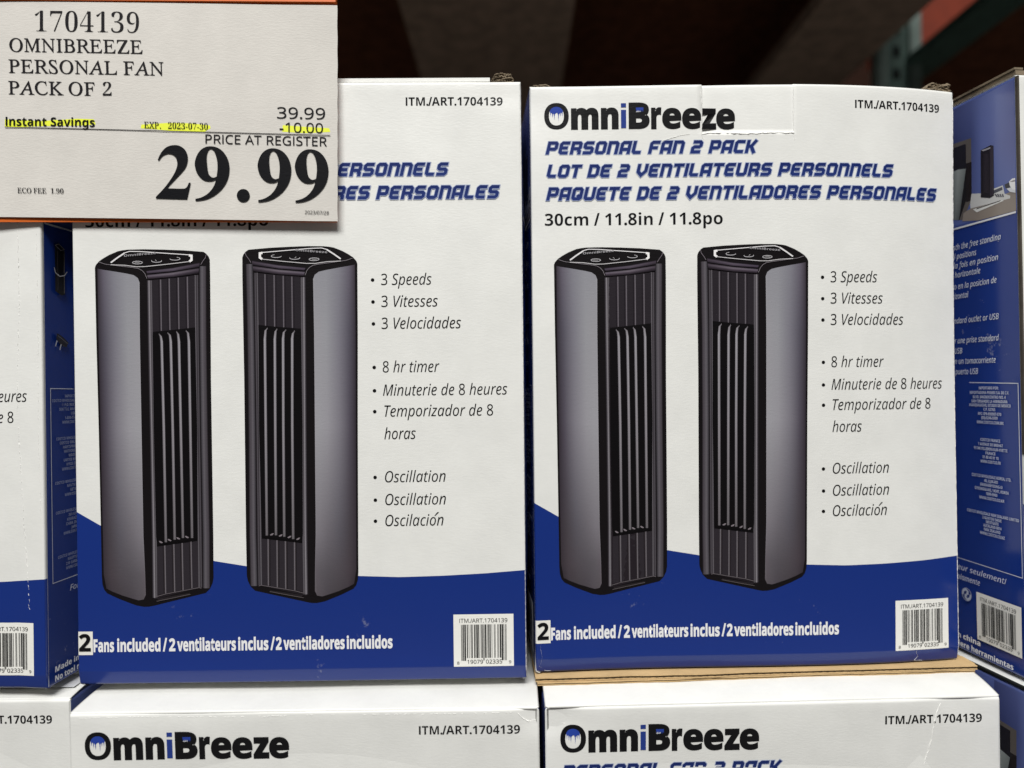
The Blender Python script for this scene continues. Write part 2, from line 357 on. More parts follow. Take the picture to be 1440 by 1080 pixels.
FAN=[('p',[(13.22,105.89),(13.84,104.4),(15.6,102.42),(18.11,100.7),(21.62,98.73),(26.62,96.68),(29.11,96.2),(32.6,95.83),(41.56,95.71),(52.49,96.01),(63.92,96.53),(75.82,97.51),(77.3,98.52),(78.78,100.28),(79.41,102.02),(79.49,112.7),(79.33,146.31),(79.17,171.21),(79.29,261.91),(79.14,286.03),(78.57,289.04),(77.04,292.28),(74.51,294.76),(59.9,298.18),(44.77,301.73),(41.74,302.31),(38.72,302.34),(34.2,301.47),(24.68,297.7),(17.67,294.35),(15.94,292.2),(14.96,289.17),(14.66,284.68),(14.5,260.76),(14.02,199.2),(13.42,145.68)],(19,16,18)),('s',[[(14.66,106.64),(14.67,145.69),(15.02,199.21),(15.6,260.78),(15.78,283.22),(17.2,291.49)],[(18.04,107.31),(18.66,145.72),(18.62,199.26),(19.51,260.88),(19.79,283.33),(20.7,293.34)],[(24.01,108.29),(24.65,145.77),(24.63,199.34),(25.03,261.0),(25.32,283.48),(26.21,295.6)],[(31.47,109.63),(31.64,145.83),(31.63,199.43),(32.06,261.15),(32.35,283.66),(32.22,297.56)],[(35.45,110.56),(36.13,145.87),(36.04,199.48),(36.33,261.23),(36.63,283.76),(35.74,298.56)],[(37.83,112.27),(38.12,145.88),(38.24,199.51),(38.49,261.28),(39.14,283.81),(38.66,298.08)],[(38.8,114.76),(38.57,145.89),(38.74,199.51),(38.99,261.29),(39.69,283.82),(39.89,295.35)]],[[(55,49,56),(49,44,52),(46,40,47),(52,46,53),(52,46,52),(50,44,50)],[(92,87,99),(81,78,89),(76,71,82),(67,62,68),(67,60,66),(62,56,62)],[(118,117,126),(115,113,123),(117,114,123),(84,81,89),(75,70,76),(67,62,67)],[(133,133,140),(139,139,145),(141,139,146),(102,98,105),(81,77,83),(71,66,72)],[(134,134,141),(142,141,147),(145,144,150),(113,109,116),(87,83,89),(78,73,79)],[(134,134,141),(142,141,147),(145,144,150),(115,111,118),(91,85,92),(81,76,81)],[(146,145,151),(152,150,156),(156,152,159),(127,123,130),(103,98,104),(91,85,91)]]),('s',[[(43.64,113.56),(43.61,145.93),(43.9,199.58),(44.62,261.39),(44.8,297.97)],[(73.0,110.64),(72.76,146.23),(72.64,199.9),(72.97,261.82),(72.77,291.46)]],[[(34,29,34),(34,29,34),(34,29,34),(34,29,34),(34,29,34)],[(34,29,34),(34,29,34),(34,29,34),(34,29,34),(34,29,34)]]),('s',[[(43.09,113.71),(43.16,145.93),(43.5,199.57),(43.81,261.37),(43.75,297.19)],[(43.71,113.71),(43.78,145.94),(44.12,199.58),(44.43,261.38),(44.38,297.21)],[(44.33,113.72),(44.4,145.94),(44.74,199.59),(45.06,261.4),(45.0,297.22)],[(44.94,113.73),(45.02,145.95),(45.36,199.59),(45.68,261.41),(45.63,297.24)],[(45.56,113.73),(45.64,145.95),(45.98,199.6),(46.3,261.42),(46.25,297.25)],[(46.18,113.74),(46.25,145.96),(46.6,199.61),(46.93,261.43),(46.87,297.26)]],[[(26,22,26),(26,22,26),(26,22,26),(26,22,26),(26,22,26)],[(70,66,72),(70,66,72),(70,66,72),(70,66,72),(70,66,72)],[(130,126,132),(130,126,132),(130,126,132),(130,126,132),(130,126,132)],[(60,56,60),(60,56,60),(60,56,60),(60,56,60),(60,56,60)],[(92,88,94),(92,88,94),(92,88,94),(92,88,94),(92,88,94)],[(24,20,24),(24,20,24),(24,20,24),(24,20,24),(24,20,24)]]),('s',[[(70.27,110.85),(70.17,146.2),(70.15,199.88),(70.22,261.79),(70.16,291.42)],[(70.89,110.86),(70.79,146.21),(70.77,199.88),(70.84,261.8),(70.79,291.43)],[(71.51,110.87),(71.42,146.21),(71.39,199.89),(71.47,261.8),(71.42,291.44)],[(72.13,110.88),(72.04,146.22),(72.02,199.9),(72.1,261.81),(72.04,291.45)],[(72.75,110.88),(72.66,146.23),(72.64,199.9),(72.72,261.82),(72.67,291.46)]],[[(24,20,24),(24,20,24),(24,20,24),(24,20,24),(24,20,24)],[(96,92,98),(96,92,98),(96,92,98),(96,92,98),(96,92,98)],[(40,36,40),(40,36,40),(40,36,40),(40,36,40),(40,36,40)],[(78,74,80),(78,74,80),(78,74,80),(78,74,80),(78,74,80)],[(24,20,24),(24,20,24),(24,20,24),(24,20,24),(24,20,24)]]),('s',[[(73.33,105.77),(72.91,146.23),(72.89,199.91),(73.22,261.83),(72.92,291.97)],[(74.17,105.78),(73.75,146.24),(73.73,199.92),(74.07,261.84),(73.76,291.98)],[(75.0,105.79),(74.58,146.25),(74.57,199.92),(74.91,261.85),(74.61,291.99)],[(75.83,105.8),(75.42,146.26),(75.41,199.93),(75.75,261.86),(75.45,292.01)],[(76.67,105.81),(76.25,146.26),(76.25,199.94),(76.59,261.87),(76.3,292.02)],[(77.5,105.82),(77.09,146.27),(77.09,199.95),(77.44,261.88),(77.14,292.03)]],[[(24,21,25),(24,21,25),(24,21,25),(24,21,25),(24,21,25)],[(72,69,75),(72,69,75),(72,69,75),(72,69,75),(72,69,75)],[(90,86,92),(90,86,92),(90,86,92),(90,86,92),(90,86,92)],[(74,70,76),(74,70,76),(74,70,76),(74,70,76),(74,70,76)],[(68,63,69),(68,63,69),(68,63,69),(68,63,69),(68,63,69)],[(18,15,18),(18,15,18),(18,15,18),(18,15,18),(18,15,18)]]),('p',[(46.38,113.59),(70.66,111.11),(70.45,141.44),(46.13,143.29)],(38,34,39)),('p',[(46.83,266.43),(70.2,263.54),(70.26,291.42),(46.59,295.5)],(42,38,43)),('s',[[(49.62,113.42),(49.67,142.82)],[(50.11,113.38),(50.17,142.83)],[(50.61,113.33),(50.67,142.83)],[(51.01,113.29),(51.07,142.84)],[(51.51,113.29),(51.47,142.84)]],[[(38,34,39),(38,34,39)],[(18,14,20),(18,14,20)],[(60,54,60),(60,54,60)],[(108,103,110),(108,103,110)],[(38,34,39),(38,34,39)]]),('s',[[(54.6,112.92),(54.66,142.42)],[(55.09,112.88),(55.16,142.43)],[(55.59,112.84),(55.66,142.43)],[(55.99,112.79),(56.05,142.44)],[(56.49,112.8),(56.45,142.44)]],[[(38,34,39),(38,34,39)],[(18,14,20),(18,14,20)],[(60,54,60),(60,54,60)],[(108,103,110),(108,103,110)],[(38,34,39),(38,34,39)]]),('s',[[(59.82,112.43),(59.89,142.08)],[(60.32,112.39),(60.39,142.08)],[(60.82,112.34),(60.89,142.09)],[(61.21,112.3),(61.29,142.09)],[(61.71,112.3),(61.69,142.1)]],[[(38,34,39),(38,34,39)],[(18,14,20),(18,14,20)],[(60,54,60),(60,54,60)],[(108,103,110),(108,103,110)],[(38,34,39),(38,34,39)]]),('s',[[(65.04,111.94),(65.13,141.63)],[(65.54,111.9),(65.62,141.64)],[(66.04,111.85),(66.12,141.64)],[(66.44,111.81),(66.52,141.65)],[(66.93,111.81),(66.92,141.65)]],[[(38,34,39),(38,34,39)],[(18,14,20),(18,14,20)],[(60,54,60),(60,54,60)],[(108,103,110),(108,103,110)],[(38,34,39),(38,34,39)]]),('s',[[(49.99,267.04),(50.27,294.68)],[(50.4,267.0),(50.67,294.69)],[(51.0,266.96),(51.17,294.7)],[(51.3,266.91),(51.47,294.7)],[(51.85,266.92),(51.93,294.71)]],[[(42,38,43),(42,38,43)],[(16,12,16),(16,12,16)],[(70,64,68),(70,64,68)],[(112,107,113),(112,107,113)],[(42,38,43),(42,38,43)]]),('s',[[(55.22,266.33),(55.51,293.78)],[(55.63,266.28),(55.91,293.79)],[(56.23,266.24),(56.41,293.79)],[(56.53,266.2),(56.71,293.8)],[(57.08,266.21),(57.17,293.81)]],[[(42,38,43),(42,38,43)],[(16,12,16),(16,12,16)],[(70,64,68),(70,64,68)],[(112,107,113),(112,107,113)],[(42,38,43),(42,38,43)]]),('s',[[(60.05,265.7),(60.34,292.86)],[(60.45,265.66),(60.75,292.87)],[(61.05,265.62),(61.25,292.88)],[(61.36,265.57),(61.55,292.88)],[(61.91,265.58),(62.0,292.89)]],[[(42,38,43),(42,38,43)],[(16,12,16),(16,12,16)],[(70,64,68),(70,64,68)],[(112,107,113),(112,107,113)],[(42,38,43),(42,38,43)]]),('s',[[(65.17,264.98),(65.48,291.85)],[(65.58,264.93),(65.88,291.85)],[(66.18,264.89),(66.39,291.86)],[(66.48,264.84),(66.69,291.87)],[(67.03,264.85),(67.14,291.87)]],[[(42,38,43),(42,38,43)],[(16,12,16),(16,12,16)],[(70,64,68),(70,64,68)],[(112,107,113),(112,107,113)],[(42,38,43),(42,38,43)]]),('p',[(46.12,143.58),(70.56,141.04),(70.52,146.2),(70.9,199.88),(70.22,261.79),(70.2,263.59),(46.93,266.94),(46.37,261.42),(45.9,199.6),(46.0,145.96)],(13,11,13)),('s',[[(49.45,144.81),(50.06,145.91),(50.37,148.99),(50.9,199.66),(51.17,265.01)],[(49.53,144.81),(50.26,145.91),(50.62,148.99),(51.15,199.66),(51.42,265.01)],[(49.74,144.32),(50.82,145.92),(51.32,149.0),(51.85,199.67),(52.12,265.02)],[(49.86,144.32),(51.14,145.92),(51.71,149.0),(52.25,199.67),(52.52,265.03)],[(49.94,144.82),(51.38,145.93),(52.01,149.0),(52.55,199.68),(52.82,265.03)]],[[(26,22,26),(26,22,26),(26,22,26),(26,22,26),(26,22,26)],[(90,86,92),(110,106,112),(120,117,124),(112,108,114),(84,80,84)],[(110,106,110),(138,134,140),(150,148,154),(140,136,142),(104,100,104)],[(100,96,100),(120,116,122),(135,132,138),(122,118,124),(88,84,88)],[(26,22,26),(26,22,26),(26,22,26),(26,22,26),(26,22,26)]]),('s',[[(54.44,144.16),(55.3,145.27),(55.6,149.04),(56.05,199.72),(56.3,263.59)],[(54.52,144.16),(55.5,145.27),(55.85,149.04),(56.3,199.72),(56.55,263.59)],[(54.73,143.67),(56.06,145.28),(56.55,149.05),(57.0,199.73),(57.25,263.6)],[(54.85,143.67),(56.38,145.28),(56.95,149.05),(57.4,199.73),(57.65,263.61)],[(54.93,144.17),(56.62,145.28),(57.25,149.06),(57.7,199.74),(57.96,263.61)]],[[(26,22,26),(26,22,26),(26,22,26),(26,22,26),(26,22,26)],[(90,86,92),(110,106,112),(120,117,124),(112,108,114),(84,80,84)],[(110,106,110),(138,134,140),(150,148,154),(140,136,142),(104,100,104)],[(100,96,100),(120,116,122),(135,132,138),(122,118,124),(88,84,88)],[(26,22,26),(26,22,26),(26,22,26),(26,22,26),(26,22,26)]]),('s',[[(59.58,143.62),(60.04,144.72),(60.34,149.09),(60.7,199.77),(61.08,262.66)],[(59.65,143.62),(60.24,144.72),(60.59,149.09),(60.95,199.77),(61.33,262.66)],[(59.87,143.12),(60.8,144.73),(61.28,149.1),(61.65,199.78),(62.03,262.67)],[(59.98,143.12),(61.12,144.73),(61.68,149.1),(62.05,199.79),(62.43,262.68)],[(60.07,143.62),(61.36,144.73),(61.98,149.1),(62.35,199.79),(62.73,262.68)]],[[(26,22,26),(26,22,26),(26,22,26),(26,22,26),(26,22,26)],[(90,86,92),(110,106,112),(120,117,124),(112,108,114),(84,80,84)],[(110,106,110),(138,134,140),(150,148,154),(140,136,142),(104,100,104)],[(100,96,100),(120,116,122),(135,132,138),(122,118,124),(88,84,88)],[(26,22,26),(26,22,26),(26,22,26),(26,22,26),(26,22,26)]]),('s',[[(65.06,143.08),(65.77,144.18),(66.07,149.15),(66.2,199.83),(66.35,262.74)],[(65.13,143.08),(65.97,144.18),(66.32,149.15),(66.45,199.84),(66.6,262.74)],[(65.35,142.58),(66.53,144.19),(67.01,149.16),(67.15,199.84),(67.3,262.75)],[(65.47,142.58),(66.85,144.19),(67.41,149.16),(67.55,199.85),(67.7,262.76)],[(65.55,143.08),(67.09,144.19),(67.71,149.16),(67.85,199.85),(68.0,262.76)]],[[(26,22,26),(26,22,26),(26,22,26),(26,22,26),(26,22,26)],[(90,86,92),(110,106,112),(120,117,124),(112,108,114),(84,80,84)],[(110,106,110),(138,134,140),(150,148,154),(140,136,142),(104,100,104)],[(100,96,100),(120,116,122),(135,132,138),(122,118,124),(88,84,88)],[(26,22,26),(26,22,26),(26,22,26),(26,22,26),(26,22,26)]]),('p',[(47.96,264.25),(48.86,264.27),(50.26,265.09),(49.85,265.59),(48.65,265.26)],(120,112,118)),('p',[(52.99,263.13),(53.89,263.15),(55.29,263.97),(54.89,264.47),(53.68,264.15)],(120,112,118)),('p',[(58.02,262.21),(58.92,262.22),(60.32,263.05),(59.91,263.54),(58.71,263.22)],(120,112,118)),('p',[(63.04,261.48),(63.95,261.5),(65.34,262.32),(64.94,262.82),(63.74,262.5)],(120,112,118)),('p',[(46.83,266.23),(70.1,263.29),(70.1,264.29),(46.83,267.24)],(10,8,10)),('l',[(45.72,296.59),(51.37,295.0),(70.76,291.53),(72.27,291.86)],0.9,(92,86,90)),('p',[(46.57,297.51),(65.97,294.37),(64.95,295.46),(47.82,298.94)],(34,30,33)),('l',[(46.3,299.11),(54.87,297.48),(65.86,295.27)],0.8,(84,78,80)),('s',[[(43.04,108.24),(58.37,106.6),(73.79,103.79)],[(43.14,108.74),(58.37,107.3),(73.69,104.59)],[(43.43,109.34),(58.36,108.09),(73.58,105.58)],[(43.72,109.94),(58.36,108.74),(73.48,106.42)]],[[(24,20,26),(24,20,26),(24,20,26)],[(72,64,78),(88,80,92),(64,56,66)],[(58,50,62),(70,62,74),(46,40,48)],[(14,10,14),(14,10,14),(14,10,14)]]),('s',[[(43.42,110.43),(58.36,109.09),(73.28,106.77)],[(43.56,111.23),(58.35,109.88),(73.27,107.66)],[(43.8,112.07),(58.34,110.88),(73.16,108.9)],[(44.14,113.07),(58.33,112.07),(73.05,110.14)]],[[(14,10,14),(14,10,14),(14,10,14)],[(96,88,100),(106,98,108),(70,62,72)],[(60,52,62),(66,58,68),(44,38,46)],[(16,12,16),(16,12,16),(16,12,16)]]),('l',[(15.85,102.92),(19.57,104.18),(28.03,105.33),(34.99,106.18),(38.47,106.81),(40.7,108.07),(42.18,109.82),(43.3,112.57)],0.55,(128,122,128)),('l',[(77.7,98.77),(77.04,101.0),(75.53,102.97),(74.38,104.94)],0.6,(120,112,120)),('l',[(22.67,103.31),(26.58,100.5),(30.59,97.8),(33.58,96.93),(39.56,97.08),(67.87,99.26)],1.0,(222,220,222)),('l',[(67.62,99.5),(69.1,99.77),(69.14,102.15),(67.84,103.13)],3.0,(228,226,226)),('l',[(68.34,103.04),(56.4,104.4),(42.47,105.75),(37.49,105.81),(30.52,104.86),(22.57,104.52)],0.9,(190,188,190)),('l',[(22.67,103.31),(26.58,100.5),(30.59,97.9)],1.9,(214,212,214)),('l',[(40.89,103.45),(40.56,103.82),(39.64,104.09),(38.35,104.22),(36.98,104.16),(35.84,103.93),(35.2,103.59),(35.2,103.21),(35.85,102.88),(36.99,102.67),(38.36,102.64),(39.65,102.79),(40.57,103.08),(40.89,103.45)],0.75,(176,174,178)),('l',[(51.77,102.34),(51.94,102.57),(51.86,102.8),(51.53,103.02),(51.0,103.19),(50.29,103.31),(49.48,103.37),(48.63,103.37),(47.82,103.29),(47.11,103.15),(46.58,102.97),(46.26,102.75),(46.18,102.51),(46.35,102.29)],0.75,(176,174,178)),('l',[(62.15,101.08),(62.46,101.29),(62.54,101.51),(62.39,101.73),(62.02,101.93),(61.47,102.09),(60.78,102.19),(60.0,102.24),(59.19,102.23),(58.42,102.16),(57.74,102.03),(57.22,101.85),(56.89,101.64),(56.77,101.42)],0.75,(176,174,178)),('l',[(36.51,103.41),(39.25,103.44)],0.6,(170,168,170)),('l',[(48.22,101.93),(49.06,102.58)],0.6,(170,168,170)),('l',[(60.66,100.57),(62.39,100.98)],0.6,(170,168,170)),('t',(30.32,100.03),(48.75,98.56))]
PHOTO=[('s',[[(124.87,1.63),(124.51,23.62),(123.72,72.12)],[(140.83,2.25),(140.94,25.08),(140.39,59.48)],[(149.09,2.98),(148.82,31.58),(148.37,60.86)],[(161.39,2.33),(160.91,34.16),(160.52,59.95)],[(176.9,1.35),(176.36,37.95),(176.02,61.53)]],[[(66,74,122),(52,60,104),(60,66,110)],[(84,94,146),(68,78,128),(78,88,140)],[(98,110,165),(92,104,160),(86,100,158)],[(108,120,174),(98,108,160),(84,98,156)],[(92,100,152),(88,94,146),(92,104,160)]]),('p',[(124.01,23.83),(140.94,25.08),(140.62,63.1),(133.03,74.22),(123.22,72.01)],(92,86,82)),('p',[(123.96,26.55),(136.47,27.18),(136.4,43.34),(123.72,41.47)],(30,28,34)),('p',[(136.46,39.61),(140.99,39.69),(140.61,63.46),(136.08,63.75)],(32,26,26)),('p',[(123.72,41.1),(136.42,42.26),(136.3,62.01),(130.13,73.57),(123.22,72.01)],(24,22,24)),('s',[[(123.71,41.69),(123.22,72.01)],[(129.67,41.36),(126.2,72.69)],[(136.22,42.71),(129.74,73.48)]],[[(120,128,128),(84,92,92)],[(150,156,154),(112,118,118)],[(118,124,124),(80,84,84)]]),('p',[(132.64,74.86),(133.58,70.01),(142.59,67.51),(160.41,66.75),(176.28,65.55),(176.1,77.67),(146.12,77.17)],(136,126,118)),('p',[(166.42,60.55),(169.73,60.12),(170.5,63.33),(167.21,63.12)],(44,44,52)),('p',[(139.35,66.0),(140.67,59.55),(148.18,61.16),(165.16,60.68),(166.34,65.91),(170.43,68.11),(170.25,69.6),(139.78,68.46)],(196,196,196)),('p',[(147.25,62.67),(164.73,61.44),(164.87,63.3),(151.72,64.52)],(70,72,84)),('p',[(158.73,64.26),(159.77,64.19),(161.44,66.47),(160.42,66.61)],(90,90,98)),('p',[(160.61,64.75),(161.64,64.68),(162.97,66.86),(161.95,67.0)],(90,90,98)),('p',[(162.48,65.24),(163.5,65.17),(164.48,67.25),(163.46,67.39)],(90,90,98)),('p',[(164.33,65.72),(165.34,65.65),(165.98,67.63),(164.97,67.78)],(90,90,98)),('p',[(141.64,69.41),(144.83,71.94),(165.86,69.83),(163.78,68.96)],(214,214,212)),('p',[(144.4,70.07),(162.92,69.56),(163.78,68.96),(144.87,69.47)],(60,58,60)),('p',[(148.77,35.06),(156.59,34.39),(158.74,35.37),(158.55,65.04),(155.23,65.77),(148.33,63.65)],(30,26,32)),('p',[(156.05,35.32),(158.48,35.42),(158.39,64.17),(155.6,64.82)],(50,44,54)),('p',[(149.31,35.23),(156.57,35.49),(156.21,36.4),(150.82,36.27)],(150,148,156)),('p',[(151.24,37.94),(151.6,37.91),(151.23,61.61),(150.87,61.66)],(58,52,60)),('p',[(152.3,38.27),(152.66,38.24),(152.29,61.89),(151.94,61.93)],(58,52,60)),('p',[(153.36,38.6),(153.71,38.58),(153.35,62.17),(153.0,62.21)],(58,52,60)),('p',[(154.41,38.94),(154.77,38.91),(154.41,62.44),(154.05,62.49)],(58,52,60)),('p',[(168.04,63.34),(172.53,63.55),(176.29,64.89),(176.25,67.38),(170.47,65.86)],(206,208,214)),('p',[(169.9,59.83),(172.2,58.61),(176.37,58.87),(176.28,65.55),(172.51,65.07),(170.68,62.71)],(228,228,230)),('p',[(170.39,59.97),(173.8,59.72),(176.36,60.18),(176.35,60.83),(172.58,60.71)],(150,148,152))]

# ---------------------------------------------------------------- the artwork of the carton
BW, BH, BD = 260.0, 348.0, 175.0
BLUE = (23, 46, 117)
def blue_curve(u):
    K_ = [(-3,244.6),(0,246.6),(15,255.5),(45,267.6),(79,276.2),(100,279.8),(130,283.4),(163,286.0),(187,287.0),(211,286.6),(236,285.6),(262,283.8)]
    for (a, b), (c, d) in zip(K_, K_[1:]):
        if a <= u <= c: return b + (d - b) * (u - a) / (c - a)
    return 284
FRONT = {}   # name -> (Art, material key)
ar = Art(); h = ar.lay()
US = [0, .3, .6, 1, 1.5, 2.1] + [4 + 4 * i for i in range(63)] + [256, 257.9, 258.5, 259, 259.4, 259.7, 260]
US = sorted(set(US))
def fine(lo, hi, first, last, n, r=2.0):
    a = [0, .3, .6, 1, 1.5, r]
    mid = [lo + r + (hi - lo - 2 * r) * i / n for i in range(1, n)] + ([hi - 9, hi - 8.5, hi - 8] if hi > 300 else [])
    mid.sort()
    return [lo + x for x in a] + mid + [hi - x for x in a[::-1]]
GU = fine(0, BW, 0, 0, 64); GV = fine(0, BH, 0, 0, 84)
TABX = [101.3, 101.9, 155.2, 155.8]; TABV = [28.7, 29.3]
GU = sorted(set(GU + TABX)); GV = sorted(set(GV + TABV))
cols = []
VB = [v for v in GV if v > 289]
for u in GU:
    c0 = blue_curve(u); cols.append([(u, c0), (u, 287.5 if c0 < 287.4 else c0 + .1)] + [(u, v) for v in VB])
ar.strip(cols, [[BLUE] * len(cols[0])] * len(cols), h) if False else None
o_ = 0; n_ = len(cols[0])
for c in cols: ar.V += [(p[0], p[1], h) for p in c]; ar.C += [ink(BLUE)] * n_
for a in range(len(cols) - 1):
    for b in range(n_ - 1):
        i = a * n_ + b; ar.quad((i, i + 1, i + n_ + 1, i + n_))
FRONT['blue_band'] = (ar, 'gloss')
def fan(mirror):
    ar = Art(); ar.k = 4
    f = (lambda p: (177.53 - p[0], p[1] - 1.0)) if mirror else (lambda p: p)
    for e in FAN:
        if e[0] == 'p': ar.poly([f(p) for p in e[1]], e[2])
        elif e[0] == 's': ar.strip([[f(p) for p in c] for c in e[1]], e[2])
        elif e[0] == 'l': ar.line([f(p) for p in e[1]], e[2] * .44, e[3])
        else:
            a, b = f(e[1]), f(e[2])
            if mirror: text(ar, 'OmniBreeze', 'bold', b[0], a[0], b[1], 1.3, (150, 148, 152), vb1=a[1], res=2)
            else: text(ar, 'OmniBreeze', 'bold', a[0], b[0], a[1], 1.3, (150, 148, 152), vb1=b[1], res=2)
    return ar
FRONT['fan_picture'] = (fan(False), 'print'); FRONT['fan_picture.001'] = (fan(True), 'print')
BK = (17, 17, 19)
lg = Art(); lg.k = 3
def ell(cx, cy, rx, ry, n=40, p=2.25):
    r = []
    for i in range(n):
        t = 2 * math.pi * i / n; c, s = math.cos(t), math.sin(t)
        r.append((cx + rx * math.copysign(abs(c) ** (2 / p), c), cy + ry * math.copysign(abs(s) ** (2 / p), s)))
    return r
eo, ei = ell(15.65, 18.05, 7.25, 7.85), ell(15.6, 18.0, 4.4, 5.5)
h = lg.lay(); o0 = len(lg.V); n = len(eo)
lg.V += [(p[0], p[1], h) for p in eo + ei]; lg.C += [ink(BK)] * (2 * n)
for i in range(n): lg.quad((o0 + i, o0 + (i + 1) % n, o0 + n + (i + 1) % n, o0 + n + i))
arc = [p for p in ell(15.6, 18.0, 4.42, 5.52, 60) if p[1] < 15.4]; arc.sort(key=lambda p: p[0])
ic = [(19.3, 15.8), (19.05, 18.6), (18.8, 16.2), (18.2, 16.0), (17.9, 18.4), (17.6, 16.2), (17.1, 17.0), (16.85, 21.2), (16.6, 17.2), (16.1, 16.0), (15.4, 16.2), (14.7, 16.8), (14.4, 20.2), (14.1, 17.0), (13.6, 16.4), (13.3, 19.2), (13.0, 16.2), (12.4, 16.0), (12.1, 18.2), (11.9, 15.8)]
lg.poly(arc + ic, (38, 62, 146))
kw = dict(off=.027, res=5)
text(lg, 'mn', 'bold', 24.2, 52.3, 25.4, 14.6, BK, off=.038, res=5)
text(lg, 'r', 'bold', 71.4, 77.5, 25.7, 14.6, BK, off=.038, res=5)
text(lg, 'e', 'bold', 77.9, 89.2, 25.8, 14.4, BK, **kw)
text(lg, 'e', 'bold', 89.6, 100.8, 26.0, 14.4, BK, **kw)
text(lg, 'z', 'bold', 101.3, 110.0, 26.1, 14.4, BK, off=.035, res=5)
text(lg, 'e', 'bold', 110.0, 121.1, 26.2, 14.4, BK, **kw)
lg.rect(53.7, 10.9, 56.7, 13.3, (36, 56, 126)); lg.rect(53.7, 14.8, 56.7, 25.5, (36, 56, 126))
text(lg, 'B', 'bold', 58.2, 70.5, 25.5, 14.3, BK, off=.03, res=5)
lg.poly([(62.4, 13.6), (66.9, 13.6), (66.8, 16.1), (66.4, 14.9), (66.1, 16.3), (65.7, 14.8), (65.3, 16.4), (64.9, 14.8), (64.5, 16.2), (64.1, 14.8), (63.7, 16.4), (63.3, 14.8), (62.9, 16.1), (62.6, 14.9)], (38, 62, 146))
FRONT['brand_logo'] = (lg, 'print')
tt = Art(); tt.k = 3
techno(tt, 'PERSONAL FAN 2 PACK', 8.9, 134.6, 40.7, 7.7, 41.2)
techno(tt, 'LOT DE 2 VENTILATEURS PERSONNELS', 9.1, 218.2, 54.5, 7.7, 54.7)
techno(tt, 'PAQUETE DE 2 VENTILADORES PERSONALES', 8.9, 247.7, 68.0, 7.8, 68.1)
FRONT['title_lettering'] = (tt, 'print')
ft = Art(); ft.k = 3
it = Art(); it.k = 3
text(it, 'ITM./ART.1704139', 'bold', 193.3, 249.3, 14.1, 4.8, BK, res=4, off=-.001)
FRONT['item_number'] = (it, 'print')
text(ft, '30cm / 11.8in / 11.8po', 'bold', 8.1, 113.3, 82.8, 7.1, BK, res=4, off=-.004)
FRONT['size_lettering'] = (ft, 'print')
TX = (16, 15, 16)
FL = [Art(), Art(), Art()]
for f_ in FL: f_.k = 3
hb = .04
for u, v, t, u0, u1 in [(173, 114.6, '3 Speeds', 177.9, 207.1), (173.1, 127.3, '3 Vitesses', 177.9, 210.6), (173.2, 140, '3 Velocidades', 177.9, 223.9),
                        (173.4, 165.2, '8 hr timer', 178.3, 211.1), (173.4, 178.7, 'Minuterie de 8 heures', 178.3, 250.3), (173.4, 190.8, 'Temporizador de 8', 179.0, 241.9),
                        (None, 203.9, 'horas', 178.8, 197.0), (173.2, 228.9, 'Oscillation', 178.9, 214.0), (173.2, 242.1, 'Oscillation', 178.9, 214.0), (173.1, 254.3, 'Oscilación', 178.8, 212.5)]:
    ft = FL[0 if v < 150 else 1 if v < 215 else 2]
    if u: ft.poly(ell(u, v, 1.05, 1.05, 14, 2), TX, hb)
    vb = v + 2.95
    tx = t.replace('ó', 'o')
    text(ft, tx, 'ital', u0, u1, vb, 6.5, TX, res=3, shear=.02, off=.0)
    if 'ó' in t: ft.poly([(207.2, vb - 5.6), (207.8, vb - 5.6), (210.0, vb - 7.7), (208.9, vb - 7.7)], TX)
for i, f_ in enumerate(FL): FRONT['feature_list' + ('.%03d' % i if i else '')] = (f_, 'print')
wh = Art(); wh.k = 6
sc_ = (182.2 - 9.3)
for t, a, b in [('Fans', 9.3, 21.2), ('included', 23.0, 48.0), ('/', 49.0, 52.2), ('2', 52.9, 56.6), ('ventilateurs', 57.6, 91.6), ('inclus', 92.9, 110.4), ('/', 111.2, 114.5), ('2', 114.6, 118.1), ('ventiladores', 119.0, 154.5), ('incluidos', 155.7, 182.2)]:
    vb = 328.1
    if t == '/': wh.line([(a + .8, vb + .3), (b - .8, vb - 7.6)], 1.0, (222, 222, 224)); continue
    text(wh, t, 'bold', a, b, vb, 7.0, (222, 222, 224), res=3, off=.024)
FRONT['fans_included_lettering'] = (wh, 'gloss')
st_ = Art(); st_.k = 12
st_.strip([[(x, 316.3), (x, 329.9)] for x in (.1, .3, .6, 1, 1.5, 2, 3.5, 5, 7, 9.0)], [[(222, 220, 214)] * 2] * 10); text(st_, '2', 'bold', 1.1, 7.9, 327.5, 9.7, BK, res=5, off=.01, h=.55)
FRONT['count_label'] = (st_, 'print')
lab, bp = barcode(217.6, 309.3, 252.5, 339.7); lab.k = 0
lab.V = [(a, b, .12) for a, b, c in lab.V]; FRONT['barcode_label'] = (lab, 'print'); FRONT['barcode_print'] = (bp, 'print')

